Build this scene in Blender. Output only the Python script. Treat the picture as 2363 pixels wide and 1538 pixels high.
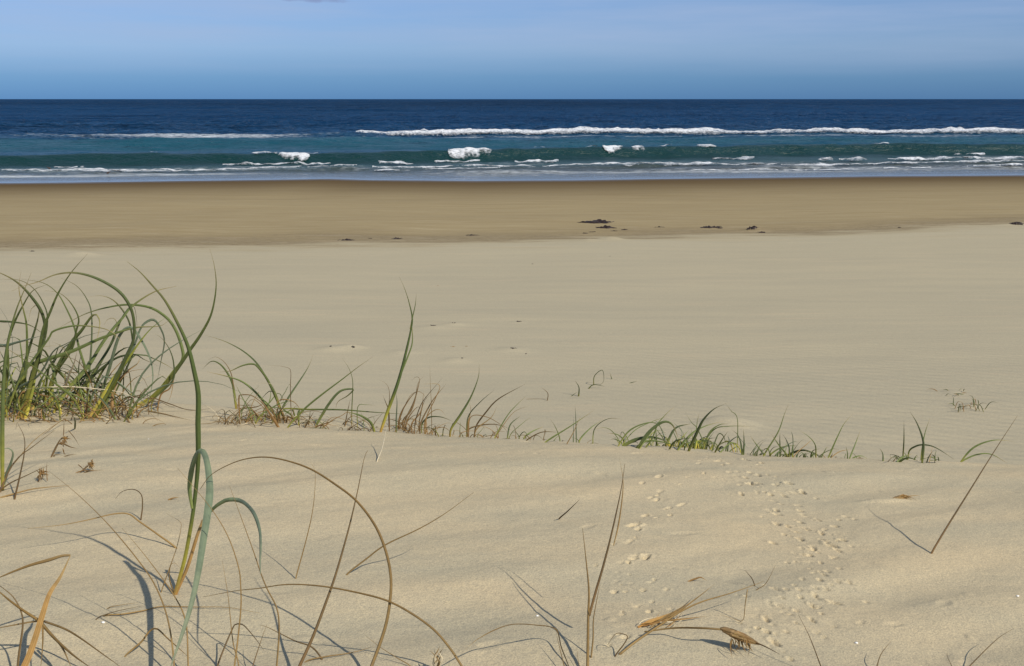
import bpy, math, random
import numpy as np
from mathutils import Vector, noise as mnoise

R = math.radians
for o in list(bpy.data.objects):
    bpy.data.objects.remove(o)
scene = bpy.context.scene
C = scene.collection

# ------------------------------------------------------------------ camera
F = 2534.0                      # focal length in photograph pixels
PITCH = math.atan(540.0 / F)
CAMZ = 4.0
cd = bpy.data.cameras.new('camera')
cd.sensor_width = 36.0
cd.lens = F / 2363.0 * 36.0
cd.clip_start = 0.05
cd.clip_end = 80000
cam = bpy.data.objects.new('camera', cd)
C.objects.link(cam)
cam.location = (0, 0, CAMZ)
cam.rotation_euler = (math.pi / 2 - PITCH, 0, 0)
scene.camera = cam

# ------------------------------------------------------------------ light
SUN_EL = R(42)
SUN_AZ = R(137)                 # clockwise from +Y: behind the camera, to the right
SUN = np.array([math.sin(SUN_AZ) * math.cos(SUN_EL), math.cos(SUN_AZ) * math.cos(SUN_EL), math.sin(SUN_EL)])
sl = bpy.data.lights.new('sun', 'SUN')
sl.energy = 4.3
sl.angle = R(0.53)
sl.color = (1.0, 0.93, 0.82)
so = bpy.data.objects.new('sun', sl)
C.objects.link(so)
so.rotation_euler = Vector(SUN).to_track_quat('Z', 'Y').to_euler()

world = bpy.data.worlds.new('World')
scene.world = world
world.use_nodes = True
wt = world.node_tree
wt.nodes.clear()


def wn(t, **kw):
    n = wt.nodes.new(t)
    for k, v in kw.items():
        setattr(n, k, v)
    return n


def wmath(op, a, b=None):
    n = wn('ShaderNodeMath', operation=op)
    for i, v in enumerate((a, b)):
        if v is None:
            continue
        if isinstance(v, (int, float)):
            n.inputs[i].default_value = v
        else:
            wt.links.new(v, n.inputs[i])
    return n.outputs[0]


wout = wn('ShaderNodeOutputWorld')
wbg = wn('ShaderNodeBackground')
wbg.inputs[1].default_value = 0.1
sky = wn('ShaderNodeTexSky', sky_type='NISHITA')
sky.sun_disc = False
sky.sun_elevation = SUN_EL
sky.sun_rotation = SUN_AZ
sky.altitude = 0
sky.air_density = 1.0
sky.dust_density = 0.3
sky.ozone_density = 1.5
wtc = wn('ShaderNodeTexCoord')
wsep = wn('ShaderNodeSeparateXYZ')
wt.links.new(wtc.outputs['Generated'], wsep.inputs[0])
# clear marine air: the sky deepens towards the sea horizon
ramp = wn('ShaderNodeValToRGB')
el = ramp.color_ramp.elements
el[0].position = 0.0
el[0].color = (0.15, 0.37, 1.0, 1)
el[1].position = 1.0
el[1].color = (0.95, 0.97, 1.0, 1)
for p, c in ((0.06, (0.2, 0.415, 0.95, 1)), (0.14, (0.4, 0.565, 1.0, 1)), (0.28, (0.5, 0.63, 0.99, 1)), (0.55, (0.8, 0.9, 1.1, 1))):
    e = el.new(p)
    e.color = c
wt.links.new(wmath('MULTIPLY', wsep.outputs[2], 3.2), ramp.inputs[0])
wmul = wn('ShaderNodeMixRGB', blend_type='MULTIPLY')
wmul.inputs[0].default_value = 1.0
wt.links.new(sky.outputs[0], wmul.inputs[1])
wt.links.new(ramp.outputs[0], wmul.inputs[2])
# thin streaks of high cloud over the whole sky
wmap = wn('ShaderNodeMapping')
wmap.inputs['Scale'].default_value = (2.2, 2.2, 26)
wmap.inputs['Rotation'].default_value = (0, R(1.2), R(20))
wt.links.new(wtc.outputs['Generated'], wmap.inputs[0])
wnz = wn('ShaderNodeTexNoise')
wnz.inputs['Scale'].default_value = 1.6
wnz.inputs['Detail'].default_value = 6
wnz.inputs['Roughness'].default_value = 0.55
wt.links.new(wmap.outputs[0], wnz.inputs['Vector'])
wmr = wn('ShaderNodeMapRange')
wmr.inputs['From Min'].default_value = 0.38
wmr.inputs['From Max'].default_value = 0.72
wmr.inputs['To Max'].default_value = 0.62
wt.links.new(wnz.outputs[0], wmr.inputs[0])
wfade = wn('ShaderNodeMapRange')
wfade.inputs['From Min'].default_value = 0.012
wfade.inputs['From Max'].default_value = 0.07
wt.links.new(wsep.outputs[2], wfade.inputs[0])
wmix = wn('ShaderNodeMixRGB')
wmix.inputs[2].default_value = (3.9, 4.9, 6.9, 1)
wt.links.new(wmath('MULTIPLY', wmr.outputs[0], wfade.outputs[0]), wmix.inputs[0])
wt.links.new(wmul.outputs[0], wmix.inputs[1])
# one thin grey wisp of cloud high over the sea
wa = wmath('DIVIDE', wmath('ADD', wsep.outputs[0], 0.178), 0.036)
wb = wmath('DIVIDE', wmath('SUBTRACT', wmath('ADD', wsep.outputs[2], wmath('MULTIPLY', wsep.outputs[0], 0.04)), 0.0775), 0.0034)
wr = wmath('ADD', wmath('MULTIPLY', wa, wa), wmath('MULTIPLY', wb, wb))
wnz2 = wn('ShaderNodeTexNoise')
wnz2.inputs['Scale'].default_value = 70
wnz2.inputs['Detail'].default_value = 5
wt.links.new(wtc.outputs['Generated'], wnz2.inputs['Vector'])
wmr2 = wn('ShaderNodeMapRange')
wmr2.inputs['From Min'].default_value = 1.1
wmr2.inputs['From Max'].default_value = 0.0
wmr2.inputs['To Max'].default_value = 0.75
wt.links.new(wmath('ADD', wr, wmath('MULTIPLY', wmath('SUBTRACT', wnz2.outputs[0], 0.5), 2.6)), wmr2.inputs[0])
wmix2 = wn('ShaderNodeMixRGB')
wmix2.inputs[2].default_value = (2.3, 2.9, 5.0, 1)
wt.links.new(wmath('MULTIPLY', wmr2.outputs[0], wmath('GREATER_THAN', wsep.outputs[1], 0.0)), wmix2.inputs[0])
wt.links.new(wmix.outputs[0], wmix2.inputs[1])
wt.links.new(wmix2.outputs[0], wbg.inputs[0])
wt.links.new(wbg.outputs[0], wout.inputs[0])

vs = scene.view_settings
vs.view_transform = 'Standard'
vs.look = 'None'
vs.exposure = 0
vs.gamma = 1
vs.use_curve_mapping = False
scene.render.resolution_x = 1024
scene.render.resolution_y = 666

# ------------------------------------------------------------------ helpers
rng = random.Random(7)


def ray(u, v):
    a = (u - 1181.5) / F
    b = (769.0 - v) / F
    return np.array([a, math.cos(PITCH) + b * math.sin(PITCH), -math.sin(PITCH) + b * math.cos(PITCH)])


def at_y(u, v, Y):
    d = ray(u, v)
    p = d * (Y / d[1])
    p[2] += CAMZ
    return p


def at_z(u, v, z=0.0):
    d = ray(u, v)
    return d * ((z - CAMZ) / d[2]) + np.array([0, 0, CAMZ])


def hash2(ix, iy, seed):
    h = (ix.astype(np.int64) * 374761393 + iy.astype(np.int64) * 668265263 + seed * 974711) & 0xffffffff
    h = ((h ^ (h >> 13)) * 1274126177) & 0xffffffff
    h = (h ^ (h >> 16)) & 0xffffffff
    return h.astype(np.float64) / 4294967295.0 * 2 - 1


def vnoise(x, y, seed=0):
    ix, iy = np.floor(x), np.floor(y)
    fx, fy = x - ix, y - iy
    fx = fx * fx * fx * (fx * (fx * 6 - 15) + 10)
    fy = fy * fy * fy * (fy * (fy * 6 - 15) + 10)
    a = hash2(ix, iy, seed)
    b = hash2(ix + 1, iy, seed)
    c = hash2(ix, iy + 1, seed)
    d = hash2(ix + 1, iy + 1, seed)
    return (a * (1 - fx) + b * fx) * (1 - fy) + (c * (1 - fx) + d * fx) * fy


def fbm(x, y, seed=0, oct=3, gain=0.5):
    r = 0
    a = 1.0
    for k in range(oct):
        r = r + a * vnoise(x * (2 ** k) + 17.3 * k, y * (2 ** k) - 9.1 * k, seed + k)
        a *= gain
    return r


def sstep(a, b, x):
    t = np.clip((x - a) / (b - a), 0, 1)
    return t * t * (3 - 2 * t)


def line_on_plane(px, z=0.0):
    """a traced line on a level plane -> function x -> y"""
    P = np.array([at_z(u, v, z) for u, v in px])
    xs, ys = P[:, 0], P[:, 1]
    k0 = k1 = 0.12

    def f(x):
        x = np.asarray(x, dtype=float)
        r = np.interp(x, xs, ys)
        r = r + np.where(x < xs[0], (np.maximum(x, -400) - xs[0]) * k0, 0) + np.where(x > xs[-1], (np.minimum(x, 400) - xs[-1]) * k1, 0)
        return r
    return f


WATER = line_on_plane([(0, 423), (200, 421), (420, 418), (640, 415), (760, 413), (860, 416), (1100, 418), (1350, 416), (1560, 413), (1800, 410), (2050, 407), (2363, 405)])

# ------------------------------------------------------------------ ground shape
CREST_PX = [(-400, 980), (0, 983), (300, 985), (600, 990), (900, 1001), (1200, 1014), (1400, 1028), (1700, 1049), (2000, 1062), (2363, 1072), (2800, 1080)]


def crest_y(x):
    return 1.9 - 0.2 * np.clip(x, -2, 2)


_cx, _cz = [], []
for _u, _v in CREST_PX:
    _y = 1.9
    for _ in range(8):
        _p = at_y(_u, _v, _y)
        _y = float(crest_y(_p[0]))
    _cx.append(_p[0])
    _cz.append(_p[2])


def dune_h(x, y):
    x = np.asarray(x, float)
    y = np.asarray(y, float)
    q = y - crest_y(x)
    zc = np.interp(x, _cx, _cz) + 0.035
    w = 0.12
    z = zc - 0.1 * np.maximum(q, -1.6) - 0.42 * w * np.logaddexp(0, q / w)
    # long low undulations left by the wind
    c, s = math.cos(R(24)), math.sin(R(24))
    a, b = x * c + y * s, -x * s + y * c
    b = b + 0.05 * vnoise(a * 2.3, b * 2.0, 50)
    und = vnoise(a * 1.9, b * 7.5, 3) * 0.006 + vnoise(a * 3.8, b * 14.0, 4) * 0.0031 + vnoise(a * 9, b * 26, 5) * 0.0008
    z = z + und * (1 - 0.6 * sstep(0.0, 0.3, q))
    z = z + 0.095 * np.exp(-((np.abs(x + 0.78) / 0.46) ** 3 + ((y - 2.42) / 0.24) ** 2))
    z = z + 0.03 * np.exp(-(((x + 0.3) / 0.22) ** 2 + ((y - 2.16) / 0.12) ** 2))
    z = z + fbm(x * 0.25, y * 0.25, 8, 2) * 0.25 * sstep(2.5, 9, np.abs(x))
    return z


HUMMOCK_PX = [(770, 807, 42, .05), (812, 802, 30, .05), (1000, 757, 45, .035), (1050, 750, 30, .035), (925, 815, 34, .03), (1050, 832, 34, .035), (1180, 808, 42, .035), (1195, 744, 16, .02),
              (1690, 980, 60, .08), (1650, 975, 30, .05), (1860, 795, 80, .015), (2000, 790, 60, .012), (2240, 940, 30, .04), (2200, 905, 20, .03), (1410, 553, 30, .10), (1360, 555, 20, .06),
              (190, 588, 40, .10), (1745, 532, 26, .16), (2350, 520, 26, .10)]


def beach_h0(x, y):
    e = WATER(x) - y
    z = 0.03 * e
    z = np.where(e < 0, 0.035 * e, z)
    z = np.maximum(z, -3.0)
    return z + fbm(x * 0.18, y * 0.3, 21, 2) * 0.045 * sstep(6, 18, e)


_H = []


def beach_h(x, y):
    z = beach_h0(x, y)
    for hx, hy, s, h in _H:
        z = z + h * np.exp(-(((x - hx) / s) ** 2 + ((y - hy) / (s * 0.7)) ** 2))
    return z


YS = np.exp(np.linspace(math.log(0.3), math.log(120), 5000))


def hit(u, v, fn=None):
    """where the ray through a photograph pixel meets the ground"""
    d = ray(u, v)
    X = d[0] / d[1] * YS
    Z = d[2] / d[1] * YS + CAMZ
    if fn is None:
        G = np.maximum(dune_h(X, YS), beach_h(X, YS))
    else:
        G = fn(X, YS)
    k = np.nonzero(Z <= G)[0]
    if len(k) == 0 or k[0] == 0:
        i = len(YS) - 1 if len(k) == 0 else 0
        return np.array([X[i], YS[i], float(G[i])])
    i = k[0]
    d0 = Z[i - 1] - G[i - 1]
    d1 = Z[i] - G[i]
    t = d0 / (d0 - d1)
    y = YS[i - 1] + t * (YS[i] - YS[i - 1])
    x = d[0] / d[1] * y
    return np.array([x, y, d[2] / d[1] * y + CAMZ])


for u, v, wpx, h in HUMMOCK_PX:
    p = hit(u, v, beach_h0)
    _H.append((p[0], p[1], wpx * p[1] / F * 0.9, h * 0.65))


def ground(x, y):
    return float(max(dune_h(np.array([x]), np.array([y]))[0], beach_h(np.array([x]), np.array([y]))[0]))


def mesh_obj(name, verts, faces, mat=None, parent=None, smooth=True, attrs=None):
    me = bpy.data.meshes.new(name)
    verts = np.asarray(verts, dtype=np.float32)
    if isinstance(faces, np.ndarray):
        n = len(faces)
        me.vertices.add(len(verts))
        me.vertices.foreach_set('co', verts.ravel())
        me.loops.add(n * 4)
        me.loops.foreach_set('vertex_index', faces.astype(np.int32).ravel())
        me.polygons.add(n)
        me.polygons.foreach_set('loop_start', np.arange(0, n * 4, 4, dtype=np.int32))
        me.polygons.foreach_set('loop_total', np.full(n, 4, dtype=np.int32))
        me.update(calc_edges=True)
    else:
        me.from_pydata([tuple(map(float, v)) for v in verts], [], faces)
    if attrs:
        for k, a in attrs.items():
            at = me.attributes.new(k, 'FLOAT', 'POINT')
            at.data.foreach_set('value', np.asarray(a, dtype=np.float32).ravel())
    if smooth:
        me.polygons.foreach_set('use_smooth', np.ones(len(me.polygons), dtype=bool))
    me.update()
    o = bpy.data.objects.new(name, me)
    C.objects.link(o)
    if mat:
        me.materials.append(mat)
    if parent:
        o.parent = parent
    return o


def grid_faces(nx, ny):
    i = np.arange(nx - 1)
    j = np.arange(ny - 1)
    I, J = np.meshgrid(i, j)
    a = (J * nx + I).ravel()
    return np.stack([a, a + 1, a + nx + 1, a + nx], 1)


def spaced(lo, hi, step, reach_lo, reach_hi, grow=1.12):
    core = list(np.arange(lo, hi + step * 0.5, step))
    s = step
    x = core[-1]
    while x < reach_hi:
        s *= grow
        x += s
        core.append(x)
    s = step
    x = core[0]
    pre = []
    while x > reach_lo:
        s *= grow
        x -= s
        pre.append(x)
    return np.array(pre[::-1] + core)


def tag(o, label=None, cat=None, group=None, kind=None):
    for k, v in (('label', label), ('category', cat), ('group', group), ('kind', kind)):
        if v:
            o[k] = v
    return o


def thing(name, label, cat, loc, group=None):
    o = bpy.data.objects.new(name, None)
    C.objects.link(o)
    o.location = loc
    o.empty_display_size = 0.05
    return tag(o, label, cat, group)


# ------------------------------------------------------------------ materials
class NT:
    def __init__(s, name):
        s.m = bpy.data.materials.new(name)
        s.m.use_nodes = True
        s.t = s.m.node_tree
        s.t.nodes.clear()
        s.out = s.n('ShaderNodeOutputMaterial')
        s.p = s.n('ShaderNodeBsdfPrincipled')
        s.l(s.p.outputs[0], s.out.inputs[0])

    def n(s, t, **kw):
        x = s.t.nodes.new(t)
        for k, v in kw.items():
            setattr(x, k, v)
        return x

    def l(s, a, b):
        s.t.links.new(a, b)

    def put(s, v, sock):
        if hasattr(v, 'node'):
            s.l(v, sock)
        elif isinstance(v, (tuple, list)):
            sock.default_value = tuple(v) + ((1,) if len(v) == 3 and len(sock.default_value) == 4 else ())
        else:
            sock.default_value = v

    def math(s, op, a, b=0.0, c=None):
        x = s.n('ShaderNodeMath', operation=op)
        s.put(a, x.inputs[0])
        s.put(b, x.inputs[1])
        if c is not None:
            s.put(c, x.inputs[2])
        return x.outputs[0]

    def mix(s, f, a, b, mode='MIX'):
        x = s.n('ShaderNodeMixRGB', blend_type=mode)
        s.put(f, x.inputs[0])
        s.put(a, x.inputs[1])
        s.put(b, x.inputs[2])
        return x.outputs[0]

    def rng(s, v, a, b, c=0.0, d=1.0, smooth=False):
        x = s.n('ShaderNodeMapRange')
        if smooth:
            x.interpolation_type = 'SMOOTHSTEP'
        s.put(v, x.inputs[0])
        for k, q in enumerate((a, b, c, d)):
            s.put(q, x.inputs[k + 1])
        return x.outputs[0]

    def pos(s, scale=(1, 1, 1), rot=(0, 0, 0)):
        g = s.n('ShaderNodeNewGeometry')
        mp = s.n('ShaderNodeMapping')
        mp.inputs['Scale'].default_value = scale
        mp.inputs['Rotation'].default_value = rot
        s.l(g.outputs['Position'], mp.inputs[0])
        return mp.outputs[0]

    def noise(s, vec, scale, detail=3, rough=0.5):
        x = s.n('ShaderNodeTexNoise')
        if vec is not None:
            s.l(vec, x.inputs['Vector'])
        x.inputs['Scale'].default_value = scale
        x.inputs['Detail'].default_value = detail
        x.inputs['Roughness'].default_value = rough
        return x.outputs[0]

    def attr(s, name):
        x = s.n('ShaderNodeAttribute')
        x.attribute_name = name
        return x.outputs['Fac']

    def ramp(s, f, stops):
        x = s.n('ShaderNodeValToRGB')
        e = x.color_ramp.elements
        e[0].position, e[0].color = stops[0][0], tuple(stops[0][1]) + (1,)
        e[1].position, e[1].color = stops[-1][0], tuple(stops[-1][1]) + (1,)
        for p, c in stops[1:-1]:
            k = e.new(p)
            k.color = tuple(c) + (1,)
        s.put(f, x.inputs[0])
        return x.outputs[0]

    def bump(s, h, strength, dist, normal=None):
        x = s.n('ShaderNodeBump')
        x.inputs['Strength'].default_value = strength
        x.inputs['Distance'].default_value = dist
        s.l(h, x.inputs['Height'])
        if normal is not None:
            s.l(normal, x.inputs['Normal'])
        return x.outputs[0]

    def set(s, **kw):
        for k, v in kw.items():
            s.put(v, s.p.inputs[k.replace('_', ' ')])
        return s.m


def sand_dune_mat():
    k = NT('dry_dune_sand')
    P = k.pos()
    tone = k.noise(k.pos((2.2, 5.5, 2), (0, 0, R(-24))), 1.6, 4, 0.6)
    col = k.mix(k.rng(tone, 0.33, 0.68), (0.442, 0.383, 0.258), (0.525, 0.428, 0.27))
    g1 = k.noise(P, 620, 2, 0.7)
    g2 = k.noise(P, 210, 3, 0.65)
    col = k.mix(1.0, col, k.ramp(g1, [(0.28, (0.72, 0.73, 0.76)), (0.5, (1.0, 1.0, 1.0)), (0.74, (1.28, 1.25, 1.16))]), 'MULTIPLY')
    col = k.mix(0.55, col, k.ramp(g2, [(0.3, (0.84, 0.85, 0.88)), (0.5, (1, 1, 1)), (0.72, (1.14, 1.12, 1.06))]), 'MULTIPLY')
    # dark mineral grains
    dk = k.noise(P, 980, 1, 0.5)
    col = k.mix(k.rng(dk, 0.69, 0.76, 0, 0.55), col, (0.13, 0.11, 0.09))
    n = k.bump(g1, 0.5, 0.0011)
    n = k.bump(g2, 0.4, 0.0016, n)
    n = k.bump(k.noise(P, 46, 3, 0.55), 0.3, 0.0025, n)
    return k.set(Base_Color=col, Roughness=0.97, Specular_IOR_Level=0.04, Normal=n)


def sand_beach_mat():
    k = NT('beach_sand')
    P = k.pos()
    e = k.attr('from_water')
    w = k.attr('from_wrack')
    streak = k.noise(k.pos((0.35, 2.2, 1), (0, 0, R(-9))), 1.1, 5, 0.62)
    blotch = k.noise(k.pos((0.12, 0.5, 1), (0, 0, R(-7))), 1.0, 4, 0.6)
    dry = k.mix(k.rng(streak, 0.3, 0.7), (0.366, 0.3256, 0.2298), (0.4163, 0.3626, 0.2467))
    dry = k.mix(k.rng(k.math('ADD', e, k.math('MULTIPLY', blotch, 6.0)), 37, 52), k.mix(0.4, dry, (0.4118, 0.3561, 0.2366)), dry)
    damp = k.mix(k.rng(streak, 0.3, 0.7), (0.283, 0.2198, 0.1184), (0.3311, 0.2643, 0.148))
    wl = k.math('ADD', w, k.math('MULTIPLY', k.math('SUBTRACT', k.noise(k.pos((0.25, 0.9, 1)), 1.3, 6, 0.68), 0.5), 6.0))
    col = k.mix(k.rng(wl, -2.0, 2.0, smooth=True), dry, damp)
    # darker wrack band along the old tide line
    band = k.math('MULTIPLY', k.rng(wl, -0.3, 0.5), k.rng(wl, 3.2, 0.8))
    fine = k.rng(k.noise(k.pos((2.0, 6.0, 1)), 3.0, 5, 0.7), 0.46, 0.7)
    col = k.mix(k.math('MULTIPLY', band, k.math('ADD', k.math('MULTIPLY', fine, 0.6), 0.35)), col, (0.165, 0.125, 0.075))
    # wet sand below
    we = k.math('ADD', e, k.math('MULTIPLY', k.math('SUBTRACT', blotch, 0.5), 3.0))
    wet = k.rng(we, 22.0, -0.5, smooth=True)
    wet = k.math('POWER', wet, 1.3)
    col = k.mix(wet, col, (0.095, 0.062, 0.028))
    # drier pale licks of blown sand
    lick = k.noise(k.pos((0.5, 4.5, 1), (0, 0, R(-10))), 1.4, 4, 0.6)
    col = k.mix(k.math('MULTIPLY', k.rng(lick, 0.57, 0.72), k.math('MULTIPLY', k.rng(e, 20, 26), 0.5)), col, (0.46, 0.375, 0.25))
    g = k.noise(P, 60, 4, 0.75)
    col = k.mix(1.0, col, k.ramp(g, [(0.28, (0.86, 0.86, 0.88)), (0.5, (1, 1, 1)), (0.72, (1.14, 1.12, 1.08))]), 'MULTIPLY')
    # fine wind ripples near the dune foot
    wv = k.n('ShaderNodeTexWave', wave_type='BANDS', bands_direction='Y')
    k.l(k.pos((1, 1, 1), (0, 0, R(33))), wv.inputs['Vector'])
    wv.inputs['Scale'].default_value = 2.3
    wv.inputs['Distortion'].default_value = 3.2
    wv.inputs['Detail'].default_value = 2.5
    wv.inputs['Detail Scale'].default_value = 1.6
    g = k.n('ShaderNodeNewGeometry')
    sx = k.n('ShaderNodeSeparateXYZ')
    k.l(g.outputs['Position'], sx.inputs[0])
    mask = k.math('MULTIPLY', k.rng(sx.outputs[0], -0.6, 1.6), k.rng(sx.outputs[1], 13.5, 8.5))
    n = k.bump(k.math('MULTIPLY', wv.outputs['Fac'], mask), 0.6, 0.010)
    n = k.bump(k.noise(P, 14, 4, 0.65), 0.35, 0.006, n)
    n = k.bump(lick, 0.4, 0.02, n)
    return k.set(Base_Color=col, Roughness=k.rng(we, 0.0, 3.0, 0.3, 0.95), Specular_IOR_Level=k.rng(we, -0.5, 2.2, 0.35, 0.02), Normal=n)


def sea_mat():
    k = NT('sea_water')
    d = k.attr('from_shore')
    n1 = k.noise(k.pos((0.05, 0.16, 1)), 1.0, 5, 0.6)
    f = k.math('DIVIDE', k.math('ADD', k.attr('depth_shade_zone'), k.math('MULTIPLY', k.math('SUBTRACT', n1, 0.5), 0.12)), 6.0)
    body = k.ramp(f, [(0.0, (0.10, 0.08, 0.05)), (0.075, (0.05, 0.062, 0.055)), (0.13, (0.022, 0.06, 0.06)), (0.155, (0.0025, 0.03, 0.028)),  # depth colours, plus dark unreflecting wave face and sky-blue water behind painted in
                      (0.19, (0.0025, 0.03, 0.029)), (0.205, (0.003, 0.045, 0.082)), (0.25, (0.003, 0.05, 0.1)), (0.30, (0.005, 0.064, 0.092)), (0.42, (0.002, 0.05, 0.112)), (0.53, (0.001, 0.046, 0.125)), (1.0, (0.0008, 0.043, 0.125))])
    foam = k.attr('foam')
    fn = k.noise(k.pos((0.6, 1.6, 1)), 2.2, 6, 0.68)
    ff = k.rng(k.math('ADD', foam, k.math('MULTIPLY', k.math('SUBTRACT', fn, 0.5), 1.5)), 0.36, 0.95)
    ff = k.math('MULTIPLY', ff, k.rng(foam, 0.02, 0.2))
    col = k.mix(ff, body, (0.62, 0.66, 0.68))
    calm = k.rng(d, 0.0, 7.0)
    b1 = k.noise(k.pos((0.55, 1.0, 1)), 1.5, 6, 0.62)
    b2 = k.noise(k.pos((0.10, 0.22, 1)), 1.0, 5, 0.6)
    n = k.bump(k.math('MULTIPLY', b1, calm), 0.9, 0.34)
    n = k.bump(k.math('MULTIPLY', b2, k.rng(d, 15, 80)), 1.0, 3.2, n)
    b3 = k.noise(k.pos((0.022, 0.034, 1)), 1.0, 6, 0.68)
    n = k.bump(k.math('MULTIPLY', b3, k.rng(d, 40, 160)), 1.0, 16.0, n)
    b4 = k.noise(k.pos((0.004, 0.005, 1)), 1.0, 7, 0.7)
    n = k.bump(k.math('MULTIPLY', b4, k.rng(d, 250, 900)), 1.0, 90.0, n)
    df = k.n('ShaderNodeBsdfDiffuse')
    k.l(col, df.inputs[0])
    k.l(n, df.inputs['Normal'])
    gl = k.n('ShaderNodeBsdfGlossy')
    gl.inputs['Color'].default_value = (1, 1, 1, 1)
    k.l(k.rng(d, 0, 14, 0.1, 0.28), gl.inputs['Roughness'])
    k.l(n, gl.inputs['Normal'])
    patch = k.math('ADD', k.rng(k.noise(k.pos((0.012, 0.045, 1)), 1.0, 9, 0.72), 0.3, 0.7, 0.0, 1.0), k.rng(k.noise(k.pos((0.07, 0.3, 1)), 1.0, 5, 0.65), 0.3, 0.7, 0.0, 1.0))
    fr = k.n('ShaderNodeFresnel')
    fr.inputs['IOR'].default_value = 1.33
    k.l(n, fr.inputs['Normal'])
    # ruffled water never mirrors the sky fully at a low angle: the wave slopes hide each other
    cap = k.math('MULTIPLY', k.rng(d, 2.5, 9, 0.82, 0.25), k.rng(d, 35, 130, 0.95, 0.33))
    cap = k.math('MULTIPLY', cap, k.math('ADD', k.math('MULTIPLY', k.math('SUBTRACT', patch, 1.0), k.rng(d, 8, 40, 0.35, 1.25)), 1.0))
    fac = k.math('MULTIPLY', k.math('MINIMUM', fr.outputs[0], cap), k.math('SUBTRACT', 1.0, ff))
    mx = k.n('ShaderNodeMixShader')
    k.l(fac, mx.inputs[0])
    k.l(df.outputs[0], mx.inputs[1])
    k.l(gl.outputs[0], mx.inputs[2])
    k.t.nodes.remove(k.p)
    k.l(mx.outputs[0], k.out.inputs[0])
    return k.m


def foam_mat():
    k = NT('sea_foam')
    nz = k.noise(k.pos((1, 1, 1)), 3.2, 6, 0.7)
    col = k.ramp(nz, [(0.25, (0.42, 0.48, 0.53)), (0.48, (0.66, 0.68, 0.7)), (0.7, (0.74, 0.74, 0.74))])
    lace = k.noise(k.pos((0.8, 1.2, 1)), 4.5, 5, 0.7)
    al = k.rng(k.math('ADD', k.attr('cover'), k.math('MULTIPLY', k.math('SUBTRACT', lace, 0.5), 2.0)), 0.2, 0.95)
    return k.set(Base_Color=col, Roughness=0.85, Specular_IOR_Level=0.1, Alpha=al, Normal=k.bump(nz, 0.8, 0.16))


def leaf_mat(name, base, low, mid, tip, rough=0.6, spec=0.18, t1=0.12, t2=0.32, stain=0.35):
    k = NT(name)
    t = k.attr('along')
    oi = k.n('ShaderNodeObjectInfo')
    rnd = oi.outputs['Random']
    tt = k.math('ADD', t, k.math('MULTIPLY', k.math('SUBTRACT', rnd, 0.5), 0.14))
    col = k.ramp(tt, [(0.0, base), (t1, low), (t2, mid), (0.74, mid), (1.0, tip)])
    st = k.noise(k.pos((1, 1, 1)), 90, 4, 0.65)
    col = k.mix(1.0, col, k.ramp(st, [(0.3, (0.78, 0.8, 0.8)), (0.5, (1, 1, 1)), (0.75, (1.22, 1.2, 1.12))]), 'MULTIPLY')
    bl = k.noise(k.pos((1, 1, 1)), 34, 5, 0.7)
    col = k.mix(k.rng(bl, 0.56, 0.74, 0, stain), col, k.mix(0.5, col, (0.1, 0.05, 0.02)))
    a = k.attr('across')
    rib = k.math('SINE', k.math('MULTIPLY', a, 40.0))
    col = k.mix(0.4, col, k.ramp(k.math('ADD', k.math('MULTIPLY', rib, 0.5), 0.5), [(0, (0.6, 0.65, 0.6)), (1, (1.3, 1.3, 1.3))]), 'MULTIPLY')
    hs = k.n('ShaderNodeHueSaturation')
    k.l(col, hs.inputs['Color'])
    k.l(k.rng(rnd, 0, 1, 0.72, 1.28), hs.inputs['Value'])
    hs.inputs['Hue'].default_value = 0.5
    return k.set(Base_Color=hs.outputs[0], Roughness=rough, Specular_IOR_Level=spec)


def plain_mat(name, c1, c2, scale=300, rough=0.8, spec=0.2, bump=0.0006):
    k = NT(name)
    nz = k.noise(k.pos(), scale, 4, 0.65)
    return k.set(Base_Color=k.mix(k.rng(nz, 0.3, 0.7), c1, c2), Roughness=rough, Specular_IOR_Level=spec, Normal=k.bump(nz, 0.6, bump))


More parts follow.
